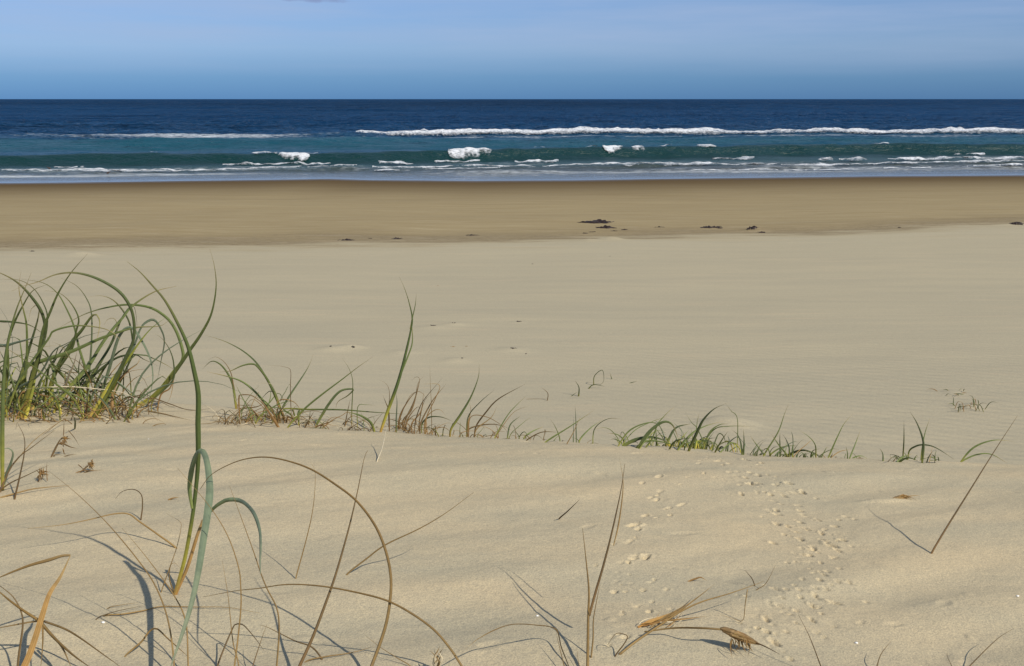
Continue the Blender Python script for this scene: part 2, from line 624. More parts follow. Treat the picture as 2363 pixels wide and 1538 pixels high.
M = {
    'dune': sand_dune_mat(), 'beach': sand_beach_mat(), 'sea': sea_mat(), 'foam': foam_mat(),
    'green': leaf_mat('green_leaf', (0.36, 0.25, 0.05), (0.25, 0.25, 0.05), (0.115, 0.142, 0.045), (0.27, 0.2, 0.09)),
    'dark': leaf_mat('dark_green_leaf', (0.27, 0.2, 0.045), (0.16, 0.17, 0.04), (0.074, 0.092, 0.035), (0.22, 0.17, 0.08)),
    'blue': leaf_mat('blue_green_leaf', (0.2, 0.22, 0.05), (0.13, 0.16, 0.06), (0.125, 0.152, 0.094), (0.16, 0.175, 0.11), rough=0.6),
    'yellow': leaf_mat('yellow_green_stem', (0.42, 0.25, 0.09), (0.42, 0.36, 0.06), (0.19, 0.2, 0.035), (0.075, 0.11, 0.025), t1=0.2, t2=0.55),
    'shoot': leaf_mat('green_shoot', (0.42, 0.24, 0.08), (0.36, 0.32, 0.05), (0.085, 0.115, 0.034), (0.2, 0.17, 0.07), t1=0.1, t2=0.27),
    'straw': leaf_mat('straw_stalk', (0.3, 0.2, 0.085), (0.26, 0.17, 0.066), (0.21, 0.132, 0.048), (0.25, 0.17, 0.075), rough=0.6),
    'brown': leaf_mat('brown_stalk', (0.2, 0.12, 0.05), (0.16, 0.095, 0.04), (0.12, 0.078, 0.034), (0.17, 0.12, 0.06), rough=0.65),
    'rust': leaf_mat('rusty_dead_leaf', (0.24, 0.13, 0.045), (0.29, 0.165, 0.06), (0.22, 0.13, 0.05), (0.27, 0.19, 0.09), rough=0.65),
    'orange': leaf_mat('orange_sheath', (0.25, 0.12, 0.032), (0.28, 0.145, 0.04), (0.29, 0.17, 0.058), (0.27, 0.185, 0.08), rough=0.6, stain=1.0),
    'pale': leaf_mat('pale_straw', (0.5, 0.42, 0.28), (0.5, 0.42, 0.28), (0.52, 0.44, 0.3), (0.5, 0.42, 0.3), rough=0.6),
    'weed': plain_mat('dark_seaweed', (0.014, 0.008, 0.006), (0.04, 0.022, 0.015), 12, 0.5, 0.4, 0.02),
    'husk': plain_mat('brown_husk', (0.17, 0.105, 0.045), (0.34, 0.225, 0.1), 260, 0.7),
    'shell': plain_mat('white_shell', (0.75, 0.74, 0.7), (0.85, 0.84, 0.8), 200, 0.35, 0.5),
    'bird': plain_mat('brown_plumage', (0.035, 0.025, 0.02), (0.09, 0.06, 0.045), 30, 0.8),
}

# ------------------------------------------------------------------ dune
TRACK7 = [(75, 65), (180, 90), (110, 160), (150, 180), (182, 175), (300, 240), (350, 240), (372, 236), (150, 305), (240, 310), (255, 322), (470, 300), (440, 395), (455, 430), (475, 455), (290, 460),
          (240, 430), (570, 490), (590, 500), (420, 540), (490, 555), (360, 545), (340, 600), (380, 610), (450, 630), (475, 640), (540, 690), (550, 705), (500, 660), (680, 680), (640, 655), (750, 610), (755, 640),
          (820, 680), (415, 790), (360, 800), (420, 800), (525, 745), (680, 770), (730, 842), (640, 985), (625, 1000), (700, 1090), (620, 1100), (585, 1115), (605, 1160), (440, 1130), (330, 1100),
          (260, 1120), (260, 1240), (340, 1290), (430, 1230), (270, 1370), (570, 1300), (620, 1330), (380, 1490), (240, 1400), (330, 1440), (690, 1250), (210, 1290), (150, 1270), (630, 560), (700, 540), (720, 600), (780, 470), (840, 490),
          (270, 985), (350, 990), (410, 960), (260, 660), (610, 600), (300, 520)]
TRACK6 = [(1310, 290), (1290, 320), (1240, 335), (1280, 350), (1450, 390), (1465, 385), (1370, 410), (1345, 420), (1200, 465), (1185, 480), (1120, 535), (1150, 560), (1100, 640), (1080, 650), (1130, 620), (1280, 480), (1380, 460), (1450, 240), (1500, 190),
          (1620, 165), (1460, 140), (1590, 90), (1490, 105), (1640, 60), (1300, 185), (1180, 230), (1030, 800), (1080, 800), (1120, 770), (1200, 760), (1000, 870), (1080, 880), (985, 945), (1000, 930), (1100, 950), (1150, 930), (1240, 940), (1265, 920), (1030, 955), (850, 820), (980, 665), (1340, 830), (1390, 840), (1255, 880),
          (1060, 1010), (980, 1010), (1180, 1000), (1350, 990), (1250, 1080), (1040, 1150), (1380, 1130), (1140, 1110), (1230, 1150), (960, 1330), (1010, 1310), (1060, 1330), (940, 1390), (1960, 240), (2000, 290), (2050, 295), (2100, 315), (2130, 245),
          (1800, 95), (1920, 70), (2030, 90), (2030, 175), (1720, 75), (2130, 460), (2090, 440), (1920, 1040), (1860, 1030), (2060, 960), (2090, 1090)]
tracks = [(1700 + x / 3.089, 1040 + y / 3.089) for x, y in TRACK7] + [(1100 + x / 3.089, 1040 + y / 3.089) for x, y in TRACK6]

dx = np.concatenate([spaced(-1.08, 0.03, 0.003, -60, 0.03, 1.16), np.arange(0.0345, 0.52, 0.0016), spaced(0.5216, 1.08, 0.003, 0.53, 60, 1.16)])
dy = spaced(0.80, 1.96, 0.0022, -4.0, 7.5, 1.10)
DX, DY = np.meshgrid(dx, dy)
DZ = dune_h(DX, DY)
# small scale roughness of the sand
DZ += (vnoise(DX * 38, DY * 38, 31) * 0.0004 + vnoise(DX * 90, DY * 90, 32) * 0.00022) * (np.abs(DX) < 1.2)


def stamp(x, y, sx, sy, depth, ang, rim=0.5):
    r = max(sx, sy) * 4
    i0, i1 = np.searchsorted(dx, [x - r, x + r])
    j0, j1 = np.searchsorted(dy, [y - r, y + r])
    if i1 - i0 < 2 or j1 - j0 < 2:
        return
    X = DX[j0:j1, i0:i1] - x
    Y = DY[j0:j1, i0:i1] - y
    a = (X * math.cos(ang) + Y * math.sin(ang)) / sx
    b = (-X * math.sin(ang) + Y * math.cos(ang)) / sy
    rr = np.sqrt(a * a + b * b)
    DZ[j0:j1, i0:i1] += -depth * np.exp(-rr ** 4) + rim * depth * np.exp(-((rr - 1.5) / 0.45) ** 2) * (1 + 0.9 * vnoise(X * 500 + x * 9e3, Y * 500, 44)) * (0.55 + 0.45 * np.tanh(a * 1.5))


for u, v in tracks:
    for k in range(2):
        p = hit(u + rng.gauss(0, 5) * k, v + rng.gauss(0, 3) * k, dune_h)
        if k and rng.random() < 0.5:
            continue
        s = rng.choice([0.0018, 0.0024, 0.003, 0.0038]) * (0.72 if v > 1290 else 1.0) * rng.uniform(0.85, 1.15) * (1 if k == 0 else 0.8)
        stamp(p[0], p[1], s * rng.uniform(1.0, 2.4), s, s * rng.choice([0.4, 0.75, 1.2, 1.7]) * (1 if k == 0 else 0.7), rng.uniform(0.5, 1.3) if u < 1680 else rng.uniform(1.7, 2.6), rng.uniform(0.1, 0.4))
# the fine trail of prints leading down from the crest
TRAIL = [(1655, 1062), (1720, 1092), (1790, 1140), (1830, 1195), (1870, 1245), (1900, 1290), (1905, 1350), (1850, 1410), (1790, 1450)]
for q in range(120):
    f = rng.random() * (len(TRAIL) - 1.001)
    i = int(f)
    f -= i
    u = TRAIL[i][0] * (1 - f) + TRAIL[i + 1][0] * f + rng.gauss(0, 42)
    v = TRAIL[i][1] * (1 - f) + TRAIL[i + 1][1] * f + rng.gauss(0, 18)
    p = hit(u, v, dune_h)
    s = rng.uniform(0.0015, 0.0028)
    stamp(p[0], p[1], s * rng.uniform(1.0, 3.0), s, s * rng.choice([0.4, 0.8, 1.3]), rng.uniform(1.5, 2.7), rng.uniform(0.1, 0.4))
# scattered dimples all over
for k in range(170):
    x, y = rng.uniform(-1, 1), rng.uniform(0.85, 1.9)
    s = rng.uniform(0.003, 0.007)
    stamp(x, y, s * rng.uniform(1, 2.5), s, rng.uniform(-0.0012, 0.0014), rng.uniform(0, 3.1), 0.2)
# little drift of sand lying behind the half buried husk
p = hit(2052, 1156, dune_h)
stamp(p[0] - 0.006, p[1], 0.032, 0.010, -0.003, 0.1, 0.0)

dune = mesh_obj('dune', np.stack([DX.ravel(), DY.ravel(), DZ.ravel()], 1), grid_faces(len(dx), len(dy)), M['dune'])
tag(dune, 'wind-smoothed dry sand dune top marked with small animal tracks', 'dune', kind='structure')

# ------------------------------------------------------------------ beach
WRACK = line_on_plane([(0, 592), (200, 586), (500, 578), (750, 571), (1000, 572), (1200, 566), (1500, 552), (1800, 545), (2100, 538), (2300, 526), (2363, 519)], 0.85)
bx = spaced(-9, 9, 0.05, -3000, 3000, 1.17)
by = np.concatenate([np.arange(2.5, 16, 0.05), np.arange(16, 66, 0.16), np.arange(66, 140, 4)])
BX, BY = np.meshgrid(bx, by)
BZ = beach_h(BX, BY) + vnoise(BX * 1.1, BY * 2.4, 61) * 0.004 * (BY < 40)
e_at = WATER(BX) - BY
w_at = BY - WRACK(BX)
beach = mesh_obj('beach', np.stack([BX.ravel(), BY.ravel(), BZ.ravel()], 1), grid_faces(len(bx), len(by)), M['beach'],
                 attrs={'from_water': e_at, 'from_wrack': w_at})
tag(beach, 'broad flat sandy beach sloping down to the surf', 'beach', kind='structure')

# ------------------------------------------------------------------ sea
W1 = line_on_plane([(0, 384), (300, 382), (600, 381), (850, 379), (1050, 374), (1300, 368), (1700, 363), (2000, 360), (2363, 358)])
W2 = line_on_plane([(0, 345), (300, 345), (700, 343), (1000, 337), (1500, 330), (2363, 327)])
W3 = line_on_plane([(0, 322), (500, 321), (830, 320), (1100, 317), (1700, 314), (2363, 314)])
W4 = line_on_plane([(0, 300), (250, 299), (900, 297), (1500, 292), (2363, 290)])
W5 = line_on_plane([(0, 270), (1200, 268), (2363, 266)])


def hump(d, H, wf, front, back):
    t = d - wf
    return H * np.where(t < 0, np.exp(-(t / front) ** 2), np.exp(-np.abs(t / back) ** 1.5))


def sea_h(x, y):
    d0 = y - WATER(x)
    z = np.zeros_like(x)
    wob = vnoise(x * 0.09, x * 0 + 0.5, 71)
    # standing green wave
    H1 = 0.68 * (1 + 0.1 * wob + 0.08 * vnoise(x * 0.4, x * 0 + 3.3, 72) + 0.05 * vnoise(x * 1.1, x * 0 + 1, 73))
    H1 = H1 * (0.82 + 0.18 * sstep(-30, -8, x)) * (1 - 0.08 * sstep(20, 45, x))
    z += hump(y - W1(x) + 0.5 * vnoise(x * 0.15, x * 0, 74), H1, 2.3, 0.95, 3.4)
    # swell behind it, high on the left
    H2 = 0.2 + 0.5 * sstep(5, -20, x)
    z += hump(y - W2(x) + vnoise(x * 0.08, x * 0, 75), H2, 3.5, 2.4, 7.0)
    # wave that has broken further out
    H3 = 0.25 + 0.2 * sstep(-30, -12, x)
    z += hump(y - W3(x), H3, 3.0, 2.0, 9.0)
    H4 = 0.75 * sstep(-30, -52, x) + 0.12
    z += hump(y - W4(x), H4, 4.0, 2.5, 9.0)
    z += hump(y - W5(x), 0.3 + 0.1 * wob, 8.0, 6.0, 18.0)
    far = sstep(6, 45, d0)
    near = sstep(0.5, 10, d0)
    chop = fbm(x * 0.11, y * 0.3, 81, 4, 0.55) * 0.17 * far + fbm(x * 0.5, y * 1.0, 85, 3, 0.55) * 0.055 * near
    swell = vnoise(x * 0.012, y * 0.05, 88) * 0.28 * sstep(60, 200, d0)
    fade = np.where(y > 1500, np.clip(1500 / np.maximum(y, 1), 0, 1), 1)
    z += (chop + swell) * fade
    # small lapping swells close in
    for L, H in ((2.6, 0.05), (7.0, 0.14), (9.8, 0.09)):
        z += hump(d0 - L + 1.0 * vnoise(x * 0.12, x * 0 + L, 90 + int(L)), H * (0.6 + 0.6 * vnoise(x * 0.2, x * 0 + L, 95)), 0, 0.5, 1.6)
    return z


sx = spaced(-72, 76, 0.44, -16000, 16000, 1.14)
sy = np.concatenate([np.arange(45, 84, 0.13), np.arange(84, 160, 0.3)])
st, yy = 0.3, sy[-1]
ext = []
while yy < 40000:
    st *= 1.045
    yy += st
    ext.append(yy)
sy = np.concatenate([sy, ext])
SX, SY = np.meshgrid(sx, sy)
SZ = sea_h(SX, SY)
D0 = SY - WATER(SX)
# lacy foam left on the surface by earlier waves
foam = np.zeros_like(SX)
u3 = SY - W3(SX)
foam += 0.36 * np.exp(-((u3 - 3.0) / 5.0) ** 2) * sstep(4, -10, SX) * (0.75 + 0.5 * vnoise(SX * .06, SY * .1, 101))
foam += 0.5 * np.exp(-((u3 - 8.0) / 6.0) ** 2) * sstep(-5, -30, SX) * (0.6 + 0.8 * vnoise(SX * .05, SY * .12, 102))
foam += 0.5 * np.exp(-((u3 + 1.5) / 1.8) ** 2) * sstep(-22, -8, SX)
u1 = SY - W1(SX)
foam += 0.36 * sstep(1.2, 5, D0) * sstep(-0.2, -3.0, u1) * (0.7 + 0.8 * vnoise(SX * .12, SY * .5, 103))
foam += 0.3 * np.exp(-((D0 - 5.0) / 2.2) ** 2) * (0.7 + 0.7 * vnoise(SX * .1, SY * .4, 104))
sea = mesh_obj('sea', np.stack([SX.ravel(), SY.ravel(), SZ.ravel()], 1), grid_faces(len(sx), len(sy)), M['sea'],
               attrs={'depth_shade_zone': np.clip(np.where(u1 < 0, D0 / np.maximum(D0 - u1, 1), 1 + u1 / 30.0), 0, 6), 'from_shore': np.maximum(D0, 0), 'foam': np.clip(foam, 0, 1)})
tag(sea, 'deep blue sea with lines of breaking surf', 'sea', kind='structure')


def foam_sheet(name, x0, x1, line, lo, hi, lift, lump, seed, rag=0.5, step=0.09, spill=False):
    """foam lying on the water between line+lo and line+hi; ragged edges, lumpy top"""
    xs = np.arange(x0, x1, step)
    ds = np.arange(lo - 0.5, hi + 0.5, step)
    X, Dm = np.meshgrid(xs, ds)
    Y = line(X) + Dm
    mid, half = (lo + hi) / 2, (hi - lo) / 2
    endf = np.clip(np.minimum(X - x0, x1 - X) / max(0.12 * (x1 - x0), 0.4), 0, 1) ** 0.5
    hw = half * endf * (1 + rag * fbm(X * 0.7, X * 0 + seed, seed, 4))
    m = 1 - np.abs(Dm - mid) / np.maximum(hw, 1e-3)
    m = m + 0.35 * rag * fbm(X * 1.5, Y * 2.2, seed + 5, 3)
    if spill:
        dn = (Dm - lo) / (hi - lo)
        m = np.minimum(np.clip(m * 4, -1, 1), dn * 1.7 * endf + 0.0 + 0.5 * fbm(X * 1.6, X * 0 + seed, seed + 3, 3) + 0.25 * fbm(X * 3.5, Y * 1.2, seed + 4, 3))
    Z = sea_h(X, Y) + 0.012 + np.clip(m, 0, 1) ** 0.6 * lift * (1 + 0.2 * fbm(X * 0.5, Y * 0.5, seed + 9, 3)) + np.clip(m * 3, 0, 1) * lump * (0.6 + fbm(X * 1.7, Y * 1.7, seed + 11, 2))
    keep = m > 0.05
    fc = grid_faces(len(xs), len(ds))
    kf = keep.ravel()[fc].all(axis=1)
    fc = fc[kf]
    if len(fc) == 0:
        return None
    used, inv = np.unique(fc.ravel(), return_inverse=True)
    V = np.stack([X.ravel(), Y.ravel(), Z.ravel()], 1)[used]
    return mesh_obj(name, V, inv.reshape(-1, 4), M['foam'], sea, attrs={'cover': np.clip(m, 0, 1).ravel()[used]})


def xs_at(u, v):
    return float(at_z(u, v)[0])


# the long white roller of the outer break
foam_sheet('foam_roller', xs_at(830, 316), 92, W3, 0.3, 3.2, 0.30, 0.055, 201, rag=0.14, step=0.11)
for u0, u1, k in ((990, 1100, 1), (1300, 1500, 2), (1830, 1960, 3), (2080, 2170, 4)):
    foam_sheet('foam_crest', xs_at(u0, 308), xs_at(u1, 308), W3, 1.3, 3.0, 0.34, 0.09, 210 + k, rag=0.35, step=0.1)
# white water spilling down the green wave
for u0, u1, lo, hi, k in ((610, 770, 2.0, 3.0, 0), (672, 742, 1.1, 2.7, 1), (1036, 1136, 0.7, 2.8, 2), (1395, 1452, 1.1, 2.7, 3), (1466, 1500, 0.9, 2.7, 4), (1532, 1576, 1.7, 2.7, 5), (1628, 1682, 1.2, 2.8, 6),
                          (1350, 1392, 2.2, 2.8, 7), (2085, 2140, 2.2, 2.8, 8), (390, 420, 2.2, 2.8, 9), (1230, 1262, 2.2, 2.8, 10)):
    foam_sheet('foam_patch', xs_at(u0, 368), xs_at(u1, 368), W1, lo + 0.15, hi - 0.25, 0.04, 0.05, 230 + k, rag=0.5, step=0.05, spill=True)
# lines of wash in the shallows
SW = [(0, 260, 401, 397, 1.1), (180, 330, 400, 398, .8), (230, 420, 397, 396, 1.0), (270, 700, 399, 393, .6), (510, 765, 386, 383, 1.5), (700, 1010, 393, 391, .6), (870, 960, 382, 380, 1.2), (960, 1350, 390, 385, .7),
      (1000, 1110, 377, 375, .9), (1185, 1290, 378, 376, 1.2), (1330, 1800, 386, 384, .8), (1560, 2000, 397, 393, .35), (1800, 2010, 384, 381, .6), (1890, 2000, 374, 371, 1.6), (2045, 2400, 371, 368, 1.3), (2000, 2400, 381, 377, .6),
      (2000, 2400, 392, 387, .35), (2200, 2270, 361, 359, 1.0), (120, 200, 391, 390, .8), (1640, 1740, 369, 367, .9), (860, 1160, 396, 394, .4)]
for k, (u0, u1, v0, v1, wd) in enumerate(SW):
    ln = line_on_plane([(u0 - 20, v0), ((u0 + u1) / 2, (v0 + v1) / 2 + rng.uniform(-.5, .5)), (u1 + 20, v1)])
    foam_sheet('foam_line', xs_at(u0, v0), xs_at(u1, v1), ln, -wd / 2, wd / 2, 0.06 + 0.05 * wd, 0.06 * wd, 260 + k, rag=0.75, step=0.08)


# ------------------------------------------------------------------ blades, stalks
def crom(P, n):
    P = np.asarray(P, float)
    if len(P) == 2:
        t = np.linspace(0, 1, n)[:, None]
        return P[0] * (1 - t) + P[1] * t
    Q = np.vstack([2 * P[0] - P[1], P, 2 * P[-1] - P[-2]])
    seg = np.linalg.norm(np.diff(P, axis=0), axis=1)
    cum = np.concatenate([[0], np.cumsum(seg)])
    out = []
    for s in np.linspace(0, cum[-1], n):
        i = min(int(np.searchsorted(cum, s, side='right')) - 1, len(P) - 2)
        t = (s - cum[i]) / max(seg[i], 1e-9)
        a, b, c, d = Q[i], Q[i + 1], Q[i + 2], Q[i + 3]
        out.append(0.5 * ((2 * b) + (c - a) * t + (2 * a - 5 * b + 4 * c - d) * t * t + (3 * b - a - 3 * c + d) * t ** 3))
    return np.array(out)


def strip(name, P, width, mat, parent, kind='blade', profile=None, facing=None, twist=0.0, fold=0.28, blunt=0.06):
    """a leaf (folded, thin closed section) or a round stalk along the points P; width in metres"""
    n = len(P)
    T = np.gradient(P, axis=0)
    T /= np.linalg.norm(T, axis=1)[:, None] + 1e-12
    N0 = np.array(facing if facing is not None else (rng.gauss(0, 0.35), -1.0, rng.gauss(0.2, 0.35)))
    V, A, X = [], [], []
    m = 6 if kind == 'blade' else 5
    for i in range(n):
        t = i / (n - 1)
        S = np.cross(T[i], N0)
        S /= np.linalg.norm(S) + 1e-9
        Nn = np.cross(S, T[i])
        ang = twist * t
        S, Nn = S * math.cos(ang) + Nn * math.sin(ang), Nn * math.cos(ang) - S * math.sin(ang)
        if profile:
            w = width * float(np.interp(t, *profile))
        elif kind == 'blade':
            w = width * (0.62 + 0.38 * min(t / 0.25, 1)) * max(1 - t ** 2.2, blunt)
        else:
            w = width * max(1 - 0.85 * t ** 1.4, blunt)
        h = w / 2
        if kind == 'blade':
            th = min(0.0005, w * 0.12)
            f = fold * w
            sec = [(-h, f * 0.6, 0), (-h * .45, th, .28), (0, -f * 0.35 + th, .5), (h, f * 0.6, 1), (0, -f * 0.35 - th, .5), (-h * .45, -th, .28)]
            sec = [(-h, f * 0.6, 0), (0, -f * 0.3 + th, .5), (h, f * 0.6, 1), (h * .5, f * .15 - th, .75), (0, -f * 0.3 - th, .5), (-h * .5, f * .15 - th, .25)]
        else:
            sec = [(h * math.cos(2 * math.pi * k / m), h * math.sin(2 * math.pi * k / m), k / m) for k in range(m)]
        for a, b, c in sec:
            V.append(P[i] + S * a - Nn * b)
            A.append(t)
            X.append(c)
    fc = []
    for i in range(n - 1):
        for k in range(m):
            a, b = i * m + k, i * m + (k + 1) % m
            fc.append((a, b, b + m, a + m))
    fc.append(tuple(range(m))[::-1])
    fc.append(tuple((n - 1) * m + k for k in range(m)))
    V = np.array(V)
    if parent is not None:
        V = V - np.array(parent.location)
    return mesh_obj(name, V, fc, mat, parent, smooth=kind != 'blade', attrs={'along': A, 'across': X})


def shadow_depth(tip, sh):
    """depth of the point seen at pixel `tip` whose shadow falls at pixel `sh`"""
    G = hit(*sh)
    d = ray(*tip)
    c = np.array([0, 0, CAMZ])
    A = np.stack([d, -SUN], 1)
    s = np.linalg.lstsq(A, G - c, rcond=None)[0]
    return float(d[1] * s[0])


def path(px, Y=None, lean=0.0, depths=None, shadow=None, bury=True, n=None, power=1.1):
    """pixels (base first) -> world points; the base stands on the ground where its pixel meets it, or at distance Y"""
    u, v = px[0]
    if Y is None:
        b = hit(u, v)
        Yb = b[1]
    else:
        Yb = Y
        if bury:
            h = hit(u, v)[1]
            if abs(h - Y) < 0.45:
                Yb = h
    if shadow is not None:
        lean = max(-0.3, min(0.3, shadow_depth(px[-1], shadow) - Yb))
    L = np.concatenate([[0], np.cumsum([math.dist(px[i], px[i + 1]) for i in range(len(px) - 1)])])
    fr = L / max(L[-1], 1e-6)
    P = []
    for i, (u, v) in enumerate(px):
        dep = Yb + (depths[i] if depths else lean * fr[i] ** power)
        P.append(at_y(u, v, dep))
    g = ground(P[0][0], P[0][1])
    if bury:
        
        if P[0][2] > g + 0.004:
            P.insert(0, np.array([P[0][0] - 0.15 * (P[1][0] - P[0][0]), P[0][1], g - 0.004]))
        else:
            dv = P[0] - P[1]
            dv /= np.linalg.norm(dv) + 1e-9
            P.insert(0, P[0] + np.array([dv[0] * 0.006, dv[1] * 0.006, -0.012]))
    # nothing sinks into the sand on the way
    for i in range(1, len(P)):
        g = ground(P[i][0], P[i][1])
        if i > (1 if bury else 0) and P[i][2] < g + 0.002:
            P[i][2] = g + 0.002
    return crom(P, n or max(10, 5 * len(P)))


def zpx(pts, ox, oy, s):
    return [(ox + x / s, oy + y / s) for x, y in pts]


def blade(parent, px, wpx, mat, name='blade', kind='blade', Y=None, lean=None, twist=None, **kw):
    pk = {k: kw.pop(k) for k in ('depths', 'shadow', 'bury', 'n', 'power') if k in kw}
    P = path(px, Y=Y, lean=rng.uniform(-0.08, 0.08) if lean is None else lean, **pk)
    d = float(np.mean(P[:, 1]))
    return strip(name, P, wpx * d / F, M[mat], parent, kind=kind, twist=rng.uniform(-0.9, 0.9) if twist is None else twist, **kw)


def stalk(name, label, px, wpx, mat, cat='grass stalk', kind='stalk', group=None, **kw):
    """a lone stalk as a top-level thing: one mesh with its origin at its foot"""
    pk = {k: kw.pop(k) for k in ('Y', 'lean', 'depths', 'shadow', 'bury', 'n', 'power') if k in kw}
    P = path(px, **pk)
    d = float(np.mean(P[:, 1]))
    base = P[0].copy()
    o = strip(name, P - base, wpx * d / F, M[mat], None, kind=kind, twist=kw.pop('twist', 0.2), **kw)
    o.location = base
    return tag(o, label, cat, group)


def root_at(name, label, cat, u, v, Y=None, group=None):
    if Y is None:
        p = hit(u, v)
    else:
        p = at_y(u, v, Y)
        p[2] = ground(p[0], p[1])
    return thing(name, label, cat, tuple(p), group)


def fill(parent, u0, u1, v0, n, hmin, hmax, mats, Ymid, Ysp, wpx, name='blade', kind='blade', bend=0.5, lie=0.0):
    """loose small blades and dead stems around a tussock's foot"""
    for k in range(n):
        u = rng.uniform(u0, u1)
        Y = Ymid + rng.uniform(-Ysp, Ysp)
        b = at_y(u, v0, Y)
        b[2] = ground(b[0], b[1])
        L = rng.uniform(hmin, hmax) * Y / F
        az = rng.uniform(0, 6.283)
        tilt = rng.uniform(0.1, 0.8) + lie * rng.uniform(0.4, 1.0)
        kink = rng.choice([-1, -1, -1, 1, 2, 3])
        P = [b - np.array([0, 0, 0.006])]
        p = b.copy()
        m = 5
        for i in range(m):
            dr = np.array([math.sin(tilt) * math.cos(az), math.sin(tilt) * math.sin(az), math.cos(tilt)])
            p = p + dr * L / m
            p[2] = max(p[2], ground(p[0], p[1]) + 0.002)
            P.append(p.copy())
            tilt += bend * rng.uniform(0.1, 1.0)
            if i == kink:
                tilt += rng.uniform(0.7, 1.5)
            az += rng.gauss(0, 0.25)
        strip(name, crom(P, 11), rng.uniform(0.55, 1.1) * wpx * Y / F, M[rng.choice(mats)], parent, kind=kind, twist=rng.uniform(-1, 1))

